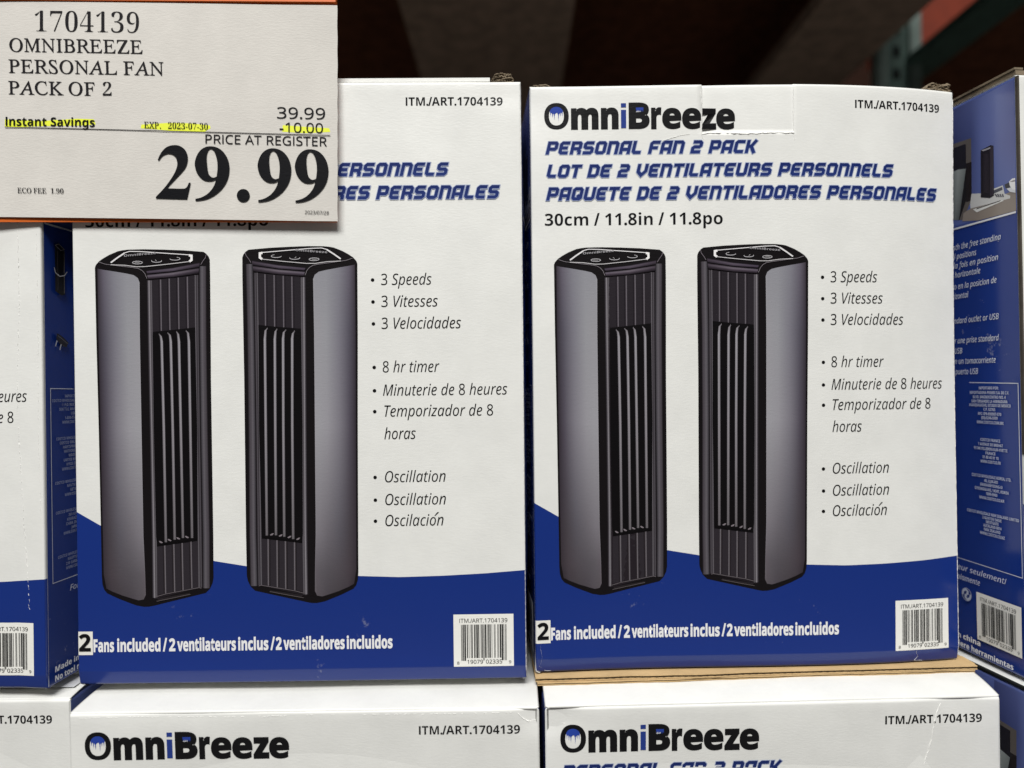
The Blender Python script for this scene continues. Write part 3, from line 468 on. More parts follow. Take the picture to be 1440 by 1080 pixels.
# side artwork (s from its left edge)
SIDE = {}
sd = Art(); sd.k = 0
h = sd.lay()
GS = fine(0, BD, 0, 0, 40); SV = [v for v in GV]
def grid(ar, GU_, GV_, fn, h):
    o = len(ar.V); n = len(GV_)
    for u in GU_:
        for v in GV_: ar.V.append((u, v, h)); ar.C.append(ink(fn(u, v)))
    for a in range(len(GU_) - 1):
        for b in range(n - 1):
            i = o + a * n + b; ar.quad((i, i + 1, i + n + 1, i + n))
SBLUE = (24, 50, 124)
grid(sd, GS, sorted(set(SV + [78.3])), lambda u, v: (84, 98, 156) if v < 78.2 else SBLUE, h)
for e in PHOTO:
    def cl(p): return (min(max(p[0], .2), 174.4), min(max(p[1], 2.2), 78.2))
    if e[0] == 'p': sd.poly([cl(p) for p in e[1]], e[2])
    else: sd.strip([[cl(p) for p in c] for c in e[1]], e[2])
sd.rect(.3, 77.9, 174.6, 79.0, (214, 216, 222))
WT = (206, 210, 222)
sd.line([(3.6, 174.2), (173.7, 177.1), (174.2, 289.4), (3.7, 287.9)], .42, WT, True)
# right-hand column lines (read beside the neighbouring carton)
S_ = lambda t: 175 - t
for t, t1, vb in [('Use in both the free standing', 11.7, 92.0), ('and horizontal positions', 31, 97.9), ('Utiliser à la fois en position', 14, 103.7), ('verticale ou horizontale', 28, 109.6), ('Uso tanto en la posición de', 15.5, 117.0), ('pie como horizontal', 38.1, 123.1),
                  ('Plug into a standard outlet or USB', 14.3, 138.8), ('Branchez sur une prise standard', 14.5, 151.5), ('ou un port USB', 44.1, 158.0), ('Conectar en un tomacorriente', 17.2, 164.6), ('o puerto USB', 31.2, 171.2)]:
    n_ch = len(t); u1 = S_(t1); wdt = n_ch * 1.86
    tx = t.replace('à', 'a').replace('ó', 'o')
    text(sd, tx, 'ital', u1 - wdt, u1, vb, 3.5, (214, 218, 228), res=3, off=.004)
TW = (188, 194, 212)
R_ = [('IMPORTADO POR:', 30.8, 15.5, 180.7), ('IMPORTADORA PRIMEX S.A. DE C.V.', 38.3, 7.8, 183.5), ('BLVD. MAGNOCENTRO NO. 4', 35.7, 10.2, 186.2), ('SAN FERNANDO LA HERRADURA', 36.9, 8.9, 188.8), ('HUIXQUILUCAN, ESTADO DE MEXICO', 38.8, 6.6, 191.2), ('C.P. 52765', 27.3, 18.2, 193.7), ('RFC: IPR-930907-S70', 31.7, 13.7, 196.4), ('(55)-5246-5509', 29.1, 16.5, 198.8), ('WWW.COSTCO.COM.MX', 32.9, 12, 201.6),
 ('COSTCO FRANCE', 30.2, 14.9, 212.3), ('1 AVENUE DE BREHAT', 32, 12.8, 215), ('91140 VILLEBON-SUR-YVETTE', 35.4, 9.6, 217.7), ('FRANCE', 26.2, 18.6, 220.3), ('01 80 45 01 10', 28.6, 16.2, 222.8), ('WWW.COSTCO.FR', 30.4, 14.6, 225.5),
 ('COSTCO WHOLESALE KOREA, LTD.', 37.7, 7.2, 234.6), ('40, ILJIK-RO', 27.7, 17.1, 237.2), ('GWANGMYEONG-SI', 30.9, 13.7, 239.8), ('GYEONGGI-DO, 14347, KOREA', 35.4, 9, 242.5), ('1899-9900', 26.3, 17.6, 245), ('WWW.COSTCO.CO.KR', 31.8, 12.4, 247.8),
 ('COSTCO WHOLESALE NEW ZEALAND LIMITED', 42, 2, 257.4), ('2 GUNTON DRIVE', 29.5, 14.8, 259.9), ('WESTGATE', 26.9, 17, 262.2), ('AUCKLAND 0814', 28.9, 14.9, 264.6), ('NEW ZEALAND', 28.4, 15.7, 267), ('WWW.COSTCO.CO.NZ', 31.7, 12.5, 269.6)]
sc2 = [0]
for t, a, b, vb in R_: text(sd, t, 'bold', S_(a), S_(b), vb, 1.75, TW, res=2)
L_ = [(179.6, ['IMPORTED BY:', 'COSTCO WHOLESALE CORPORATION', 'P.O. BOX 34535', 'SEATTLE, WA 98124-1535', 'USA', '1-800-774-2678', 'WWW.COSTCO.COM']),
      (204.8, ['COSTCO WHOLESALE UK LTD /', 'COSTCO ONLINE UK LTD', 'HARTSPRING LANE', 'WATFORD, HERTS', 'WD25 8JS', 'UNITED KINGDOM', '01923 213113', 'WWW.COSTCO.CO.UK']),
      (230.7, ['COSTCO WHOLESALE SPAIN S.L.U.', 'NAUTILUS 11', 'GETAFE', 'WWW.COSTCO.ES']),
      (248.2, ['COSTCO WHOLESALE JAPAN LTD.', '361 ICHIBA', 'KISARAZU-SHI', 'CHIBA 292-0007', 'JAPAN', 'WWW.COSTCO.CO.JP']),
      (274.4, ['COSTCO WHOLESALE ICELAND', 'KAUPTUN 3-7', '210 GARDABAER', 'WWW.COSTCO.IS'])]
for v, ls in L_:
    for i, t in enumerate(ls): text(sd, t, 'bold', 22, None, v + i * 2.6, 1.7, (140, 148, 176), res=1, align=('c', .85))
text(sd, "For indoor use only / Utilisation à l'intérieur seulement/".replace('à', 'a').replace('é', 'e'), 'ital', 17, S_(11.4), 295.6, 3.4, (206, 210, 224), vb1=295.8, res=3, off=.003)
text(sd, 'Para uso en interiores solamente', 'ital', 75, S_(32.2), 302.0, 3.4, (206, 210, 224), res=3, off=.003)
text(sd, 'Made in china / Fabriqué en Chine / Hecho en china'.replace('é', 'e'), 'bold', 3.5, S_(33), 339.6, 3.2, (224, 226, 232), res=2, off=.014)
text(sd, 'No tool required / Aucun outil requis / No se requiere herramientas', 'bold', 3.4, S_(7.6), 345.0, 3.3, (224, 226, 232), res=2, off=.014)
# small recycling roundel: ring and two turned arrows
cx, cy = S_(43.5), 310.3
sd.line([(cx + 3.9 * math.cos(t), cy + 3.9 * math.sin(t)) for t in np.linspace(0, 2 * math.pi, 25)[:-1]], .5, (150, 156, 178), True)
for sg in (0, math.pi):
    pts = [(cx + r * math.cos(t + sg), cy + r * math.sin(t + sg)) for r, t in [(3.4, -.2), (3.3, .6), (3.1, 1.4), (2.2, 2.1), (1.0, 2.6)]]
    sd.line(pts, 1.3, (176, 182, 200))
    sd.poly([(cx + r * math.cos(t + sg), cy + r * math.sin(t + sg)) for r, t in [(2.4, 2.9), (1.4, 1.2), (.3, 4.2)]], (176, 182, 200))
# pictures of the product in use and the plug, near the left edge
sd.poly([(7.0, 89.6), (10.5, 88.2), (15.6, 90.8), (15.4, 118), (12.5, 119), (7.2, 117)], (16, 16, 18))
sd.line([(15.0, 92), (14.8, 117.5)], .35, (110, 108, 112)); sd.line([(9.4, 93), (9.4, 116)], .3, (70, 66, 70)); sd.line([(7.4, 89.9), (10.5, 88.8), (15.2, 91.2), (12.2, 92.4), (7.4, 89.9)], .35, (130, 128, 132))
sd.line([(6.2, 103.2), (7.5, 106.2), (11, 107.8), (15, 106.8), (17.4, 104.2)], .5, (176, 176, 182))
sd.poly([(8, 141.5), (12, 143), (18, 146.8), (16, 149.6), (11, 148.6), (7.4, 145)], (30, 28, 36)); sd.line([(8, 146), (6.6, 149.4)], .9, (170, 172, 184)); sd.line([(11.4, 148), (10.2, 151.4)], .9, (170, 172, 184)); sd.line([(8.6, 143), (17, 147.4)], .4, (100, 98, 104))
SIDE['side_print'] = (sd, 'sheet')
lab2, bp2 = barcode(S_(35.8), 306.5, S_(1.4), 336.0)
lab2.V = [(a, b, 1.0) for a, b, c in lab2.V]; bp2.V = [(a, b, c + 1.0) for a, b, c in bp2.V]
SIDE['side_barcode_label'] = (lab2, 'print'); SIDE['side_barcode_print'] = (bp2, 'print')
CACHE = {}
for k, (a, mk) in list(FRONT.items()): CACHE['F' + k] = a.arr()
for k, (a, mk) in list(SIDE.items()): CACHE['S' + k] = a.arr()

# ---------------------------------------------------------------- surfaces of a carton, in metres (base centre, front towards -y)
def rnd(d, r=2.0):                      # how far the rolled edge falls back at distance d from it
    d = np.clip(d, 0, r); return r - np.sqrt(np.maximum(0, r * r - (r - d) ** 2))
def wave(u, v, seed, amp):
    return amp * (np.sin(u * .021 + seed * 1.7) * np.sin(v * .017 + seed) + .3 * np.sin(u * .036 + v * .022 + seed * 2.3))
def front_map(P, lift=0.0):
    b0, b1, b2, seed, amp, dents, tab = P['bulge'] + (P['seed'], P['amp'], P.get('dents', []), P.get('tab'))
    def f(UVH):
        u, v, h = UVH[:, 0], UVH[:, 1], UVH[:, 2]
        s = u / BW; q = 4 * s * (1 - s)
        out = (b0 * q + b1 * q * (2 * s - 1) + b2 * q * (2 * v / BH - 1)) + wave(u, v, seed, amp) * np.clip(np.minimum(np.minimum(u, BW - u), np.minimum(v, BH - v)) / 14, 0, 1)
        for (du, dv, ru, rv, dd) in dents: out = out - dd * np.exp(-((u - du) / ru) ** 2 - ((v - dv) / rv) ** 2)
        if tab:
            inside = np.clip((u - 101.3) / .6, 0, 1) * np.clip((155.8 - u) / .6, 0, 1) * np.clip((29.3 - v) / .6, 0, 1)
            out = out - inside * (.35 + 1.3 * np.clip(1 - (u - 101) / 70, 0, 1) * np.clip(1 - v / 60, 0, 1))
        out = out - .17 * np.clip(v - (BH - 8.5), 0, 8.5)
        fall = rnd(np.minimum(u, BW - u), 1.0) * 2; fall2 = rnd(np.minimum(v, BH - v))
        fall = np.minimum(2.0, np.hypot(fall, fall2))
        topz = BH - v
        y = -(out + h + lift) + fall
        return np.stack([(u - BW / 2) / 1000, (y - BD / 2) / 1000, topz / 1000], 1)
    return f
def side_map(P, sgn, lift=0.0):
    bs = P.get('side_bulge', 1.0)
    def f(UVH):
        s, v, h = UVH[:, 0], UVH[:, 1], UVH[:, 2]
        t = s if sgn > 0 else BD - s                       # distance from the near edge
        out = bs * 4 * (t / BD) * (1 - t / BD) * np.clip(np.sin(v / BH * math.pi) * 1.6, 0, 1)
        t2 = 2.0 + t * (BD - 4.0) / BD
        x = sgn * (BW / 2 + out + h + lift - rnd(np.minimum(v, BH - v)))
        return np.stack([x / 1000, (t2 - BD / 2) / 1000, (BH - v) / 1000], 1)
    return f
def art_obj(name, key, mk, fmap, parent):
    V, F, C = CACHE[key]
    me = mesh(name, fmap(V), F, False, C); me.polygons.foreach_set('use_smooth', [True] * len(me.polygons))
    o = link(name.split('.')[0], me, M[mk], parent); return o
def orient(name, V, F, outward):
    return F
def panel(name, G1, G2, fmap, inner, mt, parent, flip=False):
    """closed thin board: outer skin on the mapped grid, inner skin moved by the vector, rim between"""
    n, k = len(G2), len(G1)
    UV = np.array([(a, b, 0.0) for a in G1 for b in G2]); O = fmap(UV)
    I = inner(O, UV)
    V = list(map(tuple, O)) + list(map(tuple, I)); N0 = n * k; F = []
    for a in range(k - 1):
        for b in range(n - 1):
            i = a * n + b; f = (i, i + 1, i + n + 1, i + n)
            if flip: f = f[::-1]
            F.append(f); F.append(tuple(N0 + j for j in f[::-1]))
    ring = [a * n for a in range(k)] + [(k - 1) * n + b for b in range(1, n)] + [a * n + n - 1 for a in range(k - 2, -1, -1)] + [b for b in range(n - 2, 0, -1)]
    for i, p in enumerate(ring):
        q = ring[(i + 1) % len(ring)]; f = (p, q, q + N0, p + N0)
        F.append(f[::-1] if flip else f)
    me = mesh(name, V, F, True)
    return link(name, me, mt, parent)
def ridge(name, pts, fmap, rad, mt, parent, seed=1, jit=.25, dash=None):
    """torn or pricked line: a small raised bead following the board"""
    rg = random.Random(seed); V, F = [], []
    P = []
    for (a, b) in zip(pts, pts[1:]):
        d = math.hypot(b[0] - a[0], b[1] - a[1]); k = max(1, int(d / (dash or 1.6)))
        for i in range(k): P.append((a[0] + (b[0] - a[0]) * i / k + rg.uniform(-jit, jit), a[1] + (b[1] - a[1]) * i / k + rg.uniform(-jit, jit)))
    P.append(pts[-1])
    for i in range(len(P) - 1):
        if dash and rg.random() < .38: continue
        a, b = Vector(P[i]), Vector(P[i + 1]); t = (b - a); nn = Vector((-t.y, t.x)).normalized()
        r1 = rad * rg.uniform(.5, 1.3); o = len(V)
        if dash: b = a + (b - a) * rg.uniform(.5, .9)
        for p in (a, b):
            V += [(p.x + nn.x * r1, p.y + nn.y * r1, 0.0), (p.x, p.y, r1 * 1.3 + .1), (p.x - nn.x * r1, p.y - nn.y * r1, 0.0)]
        F += [(o, o + 3, o + 4, o + 1), (o + 1, o + 4, o + 5, o + 2), (o, o + 1, o + 2), (o + 3, o + 5, o + 4), (o, o + 2, o + 5, o + 3)]
    return link(name, mesh(name, fmap(np.array(V)), F), mt, parent)
def pose(X, Yc, Z, yaw, pit=0.0, rol=0.0):
    """panel centre (right, down, away from the lens) and turns -> matrix of the base centre"""
    def rz(a): return np.array([[math.cos(a), -math.sin(a), 0], [math.sin(a), math.cos(a), 0], [0, 0, 1]])
    def rx(a): return np.array([[1, 0, 0], [0, math.cos(a), -math.sin(a)], [0, math.sin(a), math.cos(a)]])
    def ry(a): return np.array([[math.cos(a), 0, -math.sin(a)], [0, 1, 0], [math.sin(a), 0, math.cos(a)]])
    Rc = ry(yaw) @ rx(pit) @ rz(rol)
    S = np.array([[1, 0, 0], [0, 0, 1], [0, -1, 0.0]])
    Rw = S @ Rc @ S.T
    p = S @ np.array([X, Yc, Z]) + np.array([0, 0, CZ]) + Rw @ np.array([0, BD / 2000, -BH / 2000])
    mm = Matrix([list(map(float, r)) for r in Rw]).to_4x4(); mm.translation = Vector([float(x) for x in p]); return mm
def top_map(lip, seed):
    def f(UVH):
        u, d, h = UVH[:, 0], UVH[:, 1], UVH[:, 2]
        z = h - lip * np.clip(1 - d / 34, 0, 1) ** 2 + lip + .25 * np.sin(u * .05 + seed) * np.clip(d / 20, 0, 1)
        return np.stack([(u - BW / 2) / 1000, (d - BD / 2) / 1000, (BH + z) / 1000], 1)
    return f
GROUP = 'fan cartons stacked on the shelf'
def carton(label, mw, P, sides=('L', 'R')):
    t = thing('fan_carton', label, 'carton', mw, GROUP)
    fm = front_map(P)
    yb = (2.0 - BD / 2) / 1000
    def inner(O, UV):
        I = O.copy(); I[:, 1] = np.maximum(O[:, 1] + .0002, yb + .0012)
        return I
    def inner_f(O, UV):
        I = O.copy(); I[:, 1] = yb + .0008
        k = .0012; I[:, 0] = np.clip(I[:, 0], -BW / 2000 + k, BW / 2000 - k); I[:, 2] = np.clip(I[:, 2], k, BH / 1000 - k); return I
    fp = panel('front_panel', GU, GV, fm, inner_f, M['board'], t)
    fa = front_map(P, .05)
    for k, (a, mk) in FRONT.items():
        if k in P.get('skip', []): continue
        art_obj(k, 'F' + k, mk, fa, fp)
    for sgn, nm in ((1, 'R'), (-1, 'L')):
        sm = side_map(P, sgn)
        def inner_s(O, UV, sgn=sgn):
            I = O.copy(); I[:, 0] -= sgn * .002; I[:, 1] = np.clip(I[:, 1], (2.6 - BD / 2) / 1000, (BD / 2 - 2.6) / 1000); return I
        sp_ = panel('side_panel', GS, GV, sm, inner_s, M['board'], t, flip=True if sgn < 0 else False)
        if nm in sides:
            for k, (a, mk) in SIDE.items(): art_obj(k, 'S' + k, mk, side_map(P, sgn, .05), sp_)
    # top, back and bottom boards
    lip = P.get('lip', 0.0)
    TU = [0, 1, 2.5] + [5 + 10 * i for i in range(26)] + [257.5, 259, 260]; TD = [2, 3, 5, 8, 12, 16, 20, 25, 30, 36, 45, 60, 80, 100, 120, 140, 160, BD - 2]
    def inner_t(O, UV):
        I = O.copy(); I[:, 2] -= .0016; I[:, 0] = np.clip(I[:, 0], -BW / 2000 + .0022, BW / 2000 - .0022); return I
    panel('top_panel', TU, TD, top_map(lip, P['seed']), inner_t, M['board'], t, flip=True)
    boxes('back_panel', [(-BW / 2000, BW / 2000, (BD / 2 - 1.9) / 1000, BD / 2000, .0002, BH / 1000 - .0005)], M['board'], t)
    boxes('bottom_panel', [(-BW / 2000 + .0025, BW / 2000 - .0025, (3.5 - BD / 2) / 1000, (BD / 2 - 2.5) / 1000, .0003, .002)], M['board'], t)
    return t, fp, fm
def corrugated(name, x0, x1, y0, y1, z0, parent, seed=1, th=.0030, edge=None):
    """kraft sheet with a wavy fluted front edge between two liners"""
    rg = random.Random(seed); n = 90; e = [0.0]
    for i in range(n): e.append(max(-.0008, min(.0008, e[-1] + rg.uniform(-.00025, .00025))))
    ex = edge or (lambda s: 0)
    def liner(nm, za, zb, mt, back=0):
        V, F = [], []
        for i in range(n + 1):
            s = i / n; x = x0 + (x1 - x0) * s; yf = y0 + e[i] + back + ex(s)
            V += [(x, yf, za), (x, y1, za), (x, y1, zb), (x, yf, zb)]
        for i in range(n):
            for j in range(4): a, b = i * 4 + j, i * 4 + (j + 1) % 4; F.append((a, a + 4, b + 4, b))
        F += [(0, 1, 2, 3), tuple(n * 4 + j for j in (3, 2, 1, 0))]
        return link(nm, mesh(nm, V, F), mt, parent)
    top = liner(name, z0 + th - .0006, z0 + th, M['kraft']); bot = liner(name, z0, z0 + .0005, M['kraft'])
    V, F = [], []; k = 700
    for i in range(k + 1):
        s = i / k; x = x0 + (x1 - x0) * s; j = min(n, int(s * n)); z = z0 + th / 2 + (th / 2 - .0008) * math.sin(s * 2 * math.pi * 62)
        yf = y0 + .0004 + ex(s) + e[j]
        V += [(x, yf, z - .00022), (x, y1 - .002, z - .00022), (x, y1 - .002, z + .00022), (x, yf, z + .00022)]
    for i in range(k):
        for j in range(4): a, b = i * 4 + j, i * 4 + (j + 1) % 4; F.append((a, a + 4, b + 4, b))
    f_ = link('corrugated_flute', mesh('corrugated_flute', V, F), M['flute'], parent); f_['kind'] = 'stuff'
def scrap(name, x0, x1, y0, z0, hgt, parent, seed, mt='kraftgrey', rows=5):
    """crumpled raw board: folded layers with a ragged outline"""
    rg = random.Random(seed); V, F = [], []; n = 22
    for r in range(rows):
        o = len(V); za = z0 + hgt * r / rows; ph = rg.uniform(0, 6)
        for i in range(n + 1):
            s = i / n; x = x0 + (x1 - x0) * s + rg.uniform(-.0004, .0004)
            env = min(1, 6 * s + .25, 6 * (1 - s) + .35)
            z = z0 + (za - z0) * env + .0005 * math.sin(s * 9 + ph) + rg.uniform(-.00025, .00025)
            yf = y0 + rg.uniform(-.0009, .0009) + .0006 * math.sin(s * 7 + ph)
            tk = hgt / rows * .55 * env
            V += [(x, yf, z), (x, y0 + .012, z), (x, y0 + .012, z + tk), (x, yf + rg.uniform(-.0004, .0004), z + tk)]
        for i in range(n):
            for j in range(4): a, b = o + i * 4 + j, o + i * 4 + (j + 1) % 4; F.append((a, a + 4, b + 4, b))
        F += [(o, o + 1, o + 2, o + 3), tuple(o + n * 4 + j for j in (3, 2, 1, 0))]
    return link(name, mesh(name, V, F), M[mt], parent)

yF = -BD / 2000; zT = BH / 1000; hw = BW / 2000
# upper row, left of the middle
PA = dict(bulge=(0.6, 0, 0), seed=1.0, amp=.22, side_bulge=3.8, lip=.6, dents=[(252, 6, 16, 9, .8)])
tA, fA, mA = carton('upper middle fan carton, left half of its front behind the price card', pose(-.12306, -.00183, .42842, .0104, .00698, .00167), PA, ('R',))
boxes('raised_flap', [(-hw + .02, hw - .018, yF + .0035, yF + .03, zT + .0012, zT + .0034)], M['board'], tA)
scrap('raw_flap_corner', hw - .017, hw - .0045, yF + .003, zT + .0012, .0048, tA, 5)
ridge('edge_glint', [(259.6, 5), (259.7, 120), (259.5, 240), (259.7, 343)], mA, .22, M['torn'], fA, 3, .05)  # white bead stands in for light caught on the rounded edge
# upper row, right of the middle
PB = dict(bulge=(5.014, 5.921, -3.24), seed=2.4, amp=.25, tab=True, lip=.5, dents=[(2, 346, 5, 9, .8), (1, 12, 7, 14, .7), (233, 350, 5, 7, .5), (262, 150, 20, 120, 1.6)])
tB, fB, mB = carton('upper fan carton with pressed-in tab beside the logo, standing on raw tan flaps', pose(.14211, -.00196, .44471, .0575, .00007, .0015), PB, ('L',))
ridge('torn_perforation', [(101.2, 29.6), (115, 29.0), (128, 29.9), (142, 29.1), (155.9, 29.4)], mB, .32, M['torn'], fB, 8, .3)
ridge('tab_slit', [(101.2, 3), (101.5, 16), (101.1, 30), (102.0, 33)], mB, .22, M['torn'], fB, 9, .12)
ridge('tab_slit', [(155.6, 3), (155.5, 16), (155.8, 30), (156.2, 33.5)], mB, .16, M['torn'], fB, 10, .1)
ridge('scratch', [(78, 33.4), (84, 31.6), (90, 30.0), (94, 29.9)], mB, .12, M['torn'], fB, 11, .15)
ridge('edge_glint', [(259.6, 5), (259.7, 120), (259.5, 240), (259.7, 343)], mB, .25, M['torn'], fB, 4, .05)  # bright line of the rolled edge, its glint drawn as a white bead
ridge('scuffed_corner', [(3.0, 331), (3.6, 338), (2.4, 344), (5, 346.4), (9, 346.8)], mB, .07, M['torn'], fB, 41, .4)
ridge('scuffed_crease', [(231, 341), (232.5, 344), (230.5, 346.8), (236, 347)], mB, .10, M['torn'], fB, 42, .4)
scrap('curled_raw_flap', hw - .0165, hw - .001, yF + .002, zT + .0012, .0048, tB, 11, rows=4)
scrap('raw_flap_corner', -hw + .0015, -hw + .014, yF + .003, zT + .0002, .0022, tB, 12, rows=2)
# upper row, far left
PD = dict(bulge=(0.4, 0, 0), seed=3.1, amp=.3, side_bulge=1.0, lip=.5, dents=[(243, 330, 5, 40, .6)])
Xd, Zd, yd = -.2700, .4256, -.085
def from_edge(X, Z, yaw, sgn): return X - sgn * hw * math.cos(yaw), Z - sgn * hw * math.sin(yaw)
cxd, czd = from_edge(Xd, Zd, yd, 1)
tD, fD, mD = carton('far left upper fan carton, right strip of its front and its blue side in view', pose(cxd, -.0008, czd, yd), PD, ('R',))
ridge('pricked_line', [(245.5, 60), (246.5, 120), (245.0, 160), (244.6, 190), (246.4, 230), (247.6, 258), (249.4, 280), (250, 300), (252, 308)], mD, .14, M['torn'], fD, 21, .35, dash=1.5)
ridge('pricked_line', [(257.2, 60), (257.6, 140), (257.0, 200), (257.9, 250)], mD, .1, M['torn'], fD, 22, .12, dash=1.9)
# upper row, far right, seen from its left side
yc = .146; cxc, czc = from_edge(.2917, .4233, yc, -1)
PC = dict(bulge=(0.4, 0, 0), seed=4.2, amp=.25, side_bulge=.6, lip=.5)
tC, fC, mC = carton('far right upper fan carton turned so its printed blue side shows', pose(cxc + .0010, -.0010, czc, yc, 0.0, -.008), PC, ('L',))
corr = boxes('raw_top_edge', [(-hw + .0002, -hw + .006, yF + .0015, -yF - .002, zT + .0003, zT + .0028)], M['kraftgrey'], tC)
boxes('raw_top_edge', [(-hw - .0006, -hw + .005, yF + .0015, -yF - .002, zT + .0032, zT + .0044)], M['kraftgrey'], tC)
boxes('worn_corner_edge', [(-hw - .0003, -hw + .0008, yF - .0002, yF + .0016, .13, zT - .001)], M['edge'], tC)
# lower row
PL = dict(bulge=(0.8, 0, 0), seed=5.5, amp=.3, lip=2.6, dents=[(130, 125, 150, 105, 9), (258, 4, 8, 8, 1.6), (60, 1, 40, 5, .5)])  # first dent is a wide hollow added to turn the front down and darken it
HL = BH / 2000
tL, fL, mL = carton('lower middle fan carton whose whole white top edge and logo show', pose(-.1172, .1796 + HL, .4080, .002), PL, ('R',))
ridge('torn_corner', [(248.5, 3.0), (251, 5.8), (254.5, 7.6), (258.5, 7.0)], mL, .2, M['torn'], fL, 31, .3)
ridge('pricked_line', [(6, 2.4), (40, 2.2), (90, 2.8), (150, 2.3), (200, 2.6), (246, 2.2)], mL, .07, M['torn'], fL, 32, .15, dash=2.4)
boxes('raised_flap', [(-hw + .012, hw - .02, yF + .042, -yF - .01, zT + .0031, zT + .0074)], M['board'], tL)
PM = dict(bulge=(1.2, .4, 0), seed=6.6, amp=.35, lip=5.6, dents=[(130, 125, 150, 105, 9), (4, 6, 14, 8, 2.2), (235, 2, 16, 8, 1.2), (214, 60, 5, 50, .7)])  # first dent: broad hollow shaped to shade the upper front
tM, fM, mM = carton('lower right fan carton with creased top corner and tan flaps on its top', pose(.1463, .1817 + HL, .4168, .028), PM, ('L',))
ridge('crease', [(225.5, 3), (223, 8), (221.6, 14), (220.5, 22), (218.6, 30), (216, 40), (212, 60)], mM, .17, M['torn'], fM, 33, .3)
ridge('torn_corner', [(1.8, 4), (4, 7), (7, 9.0), (11, 9.6)], mM, .18, M['torn'], fM, 34, .3)
PK = dict(bulge=(0.5, 0, 0), seed=7.7, amp=.3, lip=2.6, dents=[(130, 125, 150, 105, 9)])  # broad hollow added so this front takes less light
#
tK, fK, mK = carton('lower far left fan carton with clear tape over its top, cut by the frame edge', pose(-.3890, .1800 + HL, .4290, -.005), PK, ('R',))
boxes('tape_strip', [(hw - .052, hw - .004, yF + .012, yF + .06, zT + .0028, zT + .0030)], M['tape'], tK)
boxes('raised_flap', [(-hw + .01, hw - .01, yF + .03, -yF - .01, zT + .0031, zT + .0066)], M['board'], tK)
yn = .16; cxn, czn = from_edge(.2925, .3890, yn, -1)
PN = dict(bulge=(0.4, 0, 0), seed=8.8, amp=.25, side_bulge=.6, lip=1.0)
tN, fN, mN = carton('lower far right fan carton, only its purplish side and white top strip in view', pose(cxn, .1770 + HL, czn, yn), PN, ('L',))
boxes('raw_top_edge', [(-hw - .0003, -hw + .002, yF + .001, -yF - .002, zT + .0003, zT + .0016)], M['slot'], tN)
# tan flaps between the two right-hand cartons
tF = thing('cardboard_flap', 'tan corrugated flap sheet lying under the upper carton with the pressed-in tab', 'cardboard', Matrix.Translation((.142, .5085, CZ - .1800)) @ Matrix.Rotation(.045, 4, 'Z'), 'tan flap sheets')
tG = thing('cardboard_flap', 'lower tan corrugated sheet, dark wavy edge just above the white carton top', 'cardboard', Matrix.Translation((.142, .5085, CZ - .1800)) @ Matrix.Rotation(.045, 4, 'Z'), 'tan flap sheets')
corrugated('corrugated_liner', -.1335, .1325, -.0692, .09, .0051, tF, 2, .0023, lambda s: -.0016 * s)
corrugated('corrugated_liner', -.1325, .1310, -.0698, .09, .0032, tG, 3, .0017, lambda s: -.0006 * s)
scrap('torn_flap_end', .1235, .1350, -.0665, .0032, .0044, tG, 15, mt='kraft', rows=4)

# ---------------------------------------------------------------- price card in its orange holder (card units of 0.402 mm)
ZCARD = .4222
U_ = ZCARD / 1040
def card_xyz(x, y, lift=0.0):
    X, Y = (x - 720) * U_, (y - 540) * U_
    Xw, Yw = X * cr - Y * sr, X * sr + Y * cr
    return Vector((Xw, ZCARD - lift, CZ - Yw))
c0 = card_xyz(230, 305)
MC = Matrix.Translation(c0)
pc = thing('price_card', 'white price card reading 29.99 with yellow marker strokes, in front of the cartons', 'price card', MC)
sh = thing('sign_holder', 'orange plastic holder strip framing the white price card', 'sign holder', MC)
def curl(x, y): return .0009 * math.sin((x + 60) * .006) + .0007 * math.exp(-((x - 475) / 60) ** 2 - ((y - 8) / 50) ** 2)
def cmap(V):
    return np.array([tuple(card_xyz(a, b, h / 1000 + curl(a, b)) - c0) for a, b, h in V])
ca = Art(); top = lambda x: 2.6 + (x / 475) * 5.6; bot = lambda x: min(311.0, 305.2 + (x / 475) * 6.2)
nx, ny = 60, 40
V, F = [], []
for sde in (0, 1):
    for i in range(nx + 1):
        x = -60 + 534.6 * i / nx
        for j in range(ny + 1):
            y = top(x) + (bot(x) - top(x)) * j / ny
            V.append((x + (.25 * math.sin(j * 1.3) if i == nx else 0), y, 0 if sde == 0 else -.35))
n = ny + 1; N0 = (nx + 1) * n
for i in range(nx):
    for j in range(ny):
        a = i * n + j; f = (a, a + 1, a + n + 1, a + n); F.append(f); F.append(tuple(N0 + k for k in f[::-1]))
rg = [i * n for i in range(nx + 1)] + [nx * n + j for j in range(1, n)] + [i * n + ny for i in range(nx - 1, -1, -1)] + [j for j in range(ny - 1, 0, -1)]
for i, p in enumerate(rg): q = rg[(i + 1) % len(rg)]; F.append((p, q, q + N0, p + N0))
link('card_paper', mesh('card_paper', cmap(V), F, False), M['paper'], pc)
tx = Art(); tx.k = 12; KB = (14, 14, 18); KG = (26, 24, 27)
def ct(*a, **k): text(tx, *a, **k)
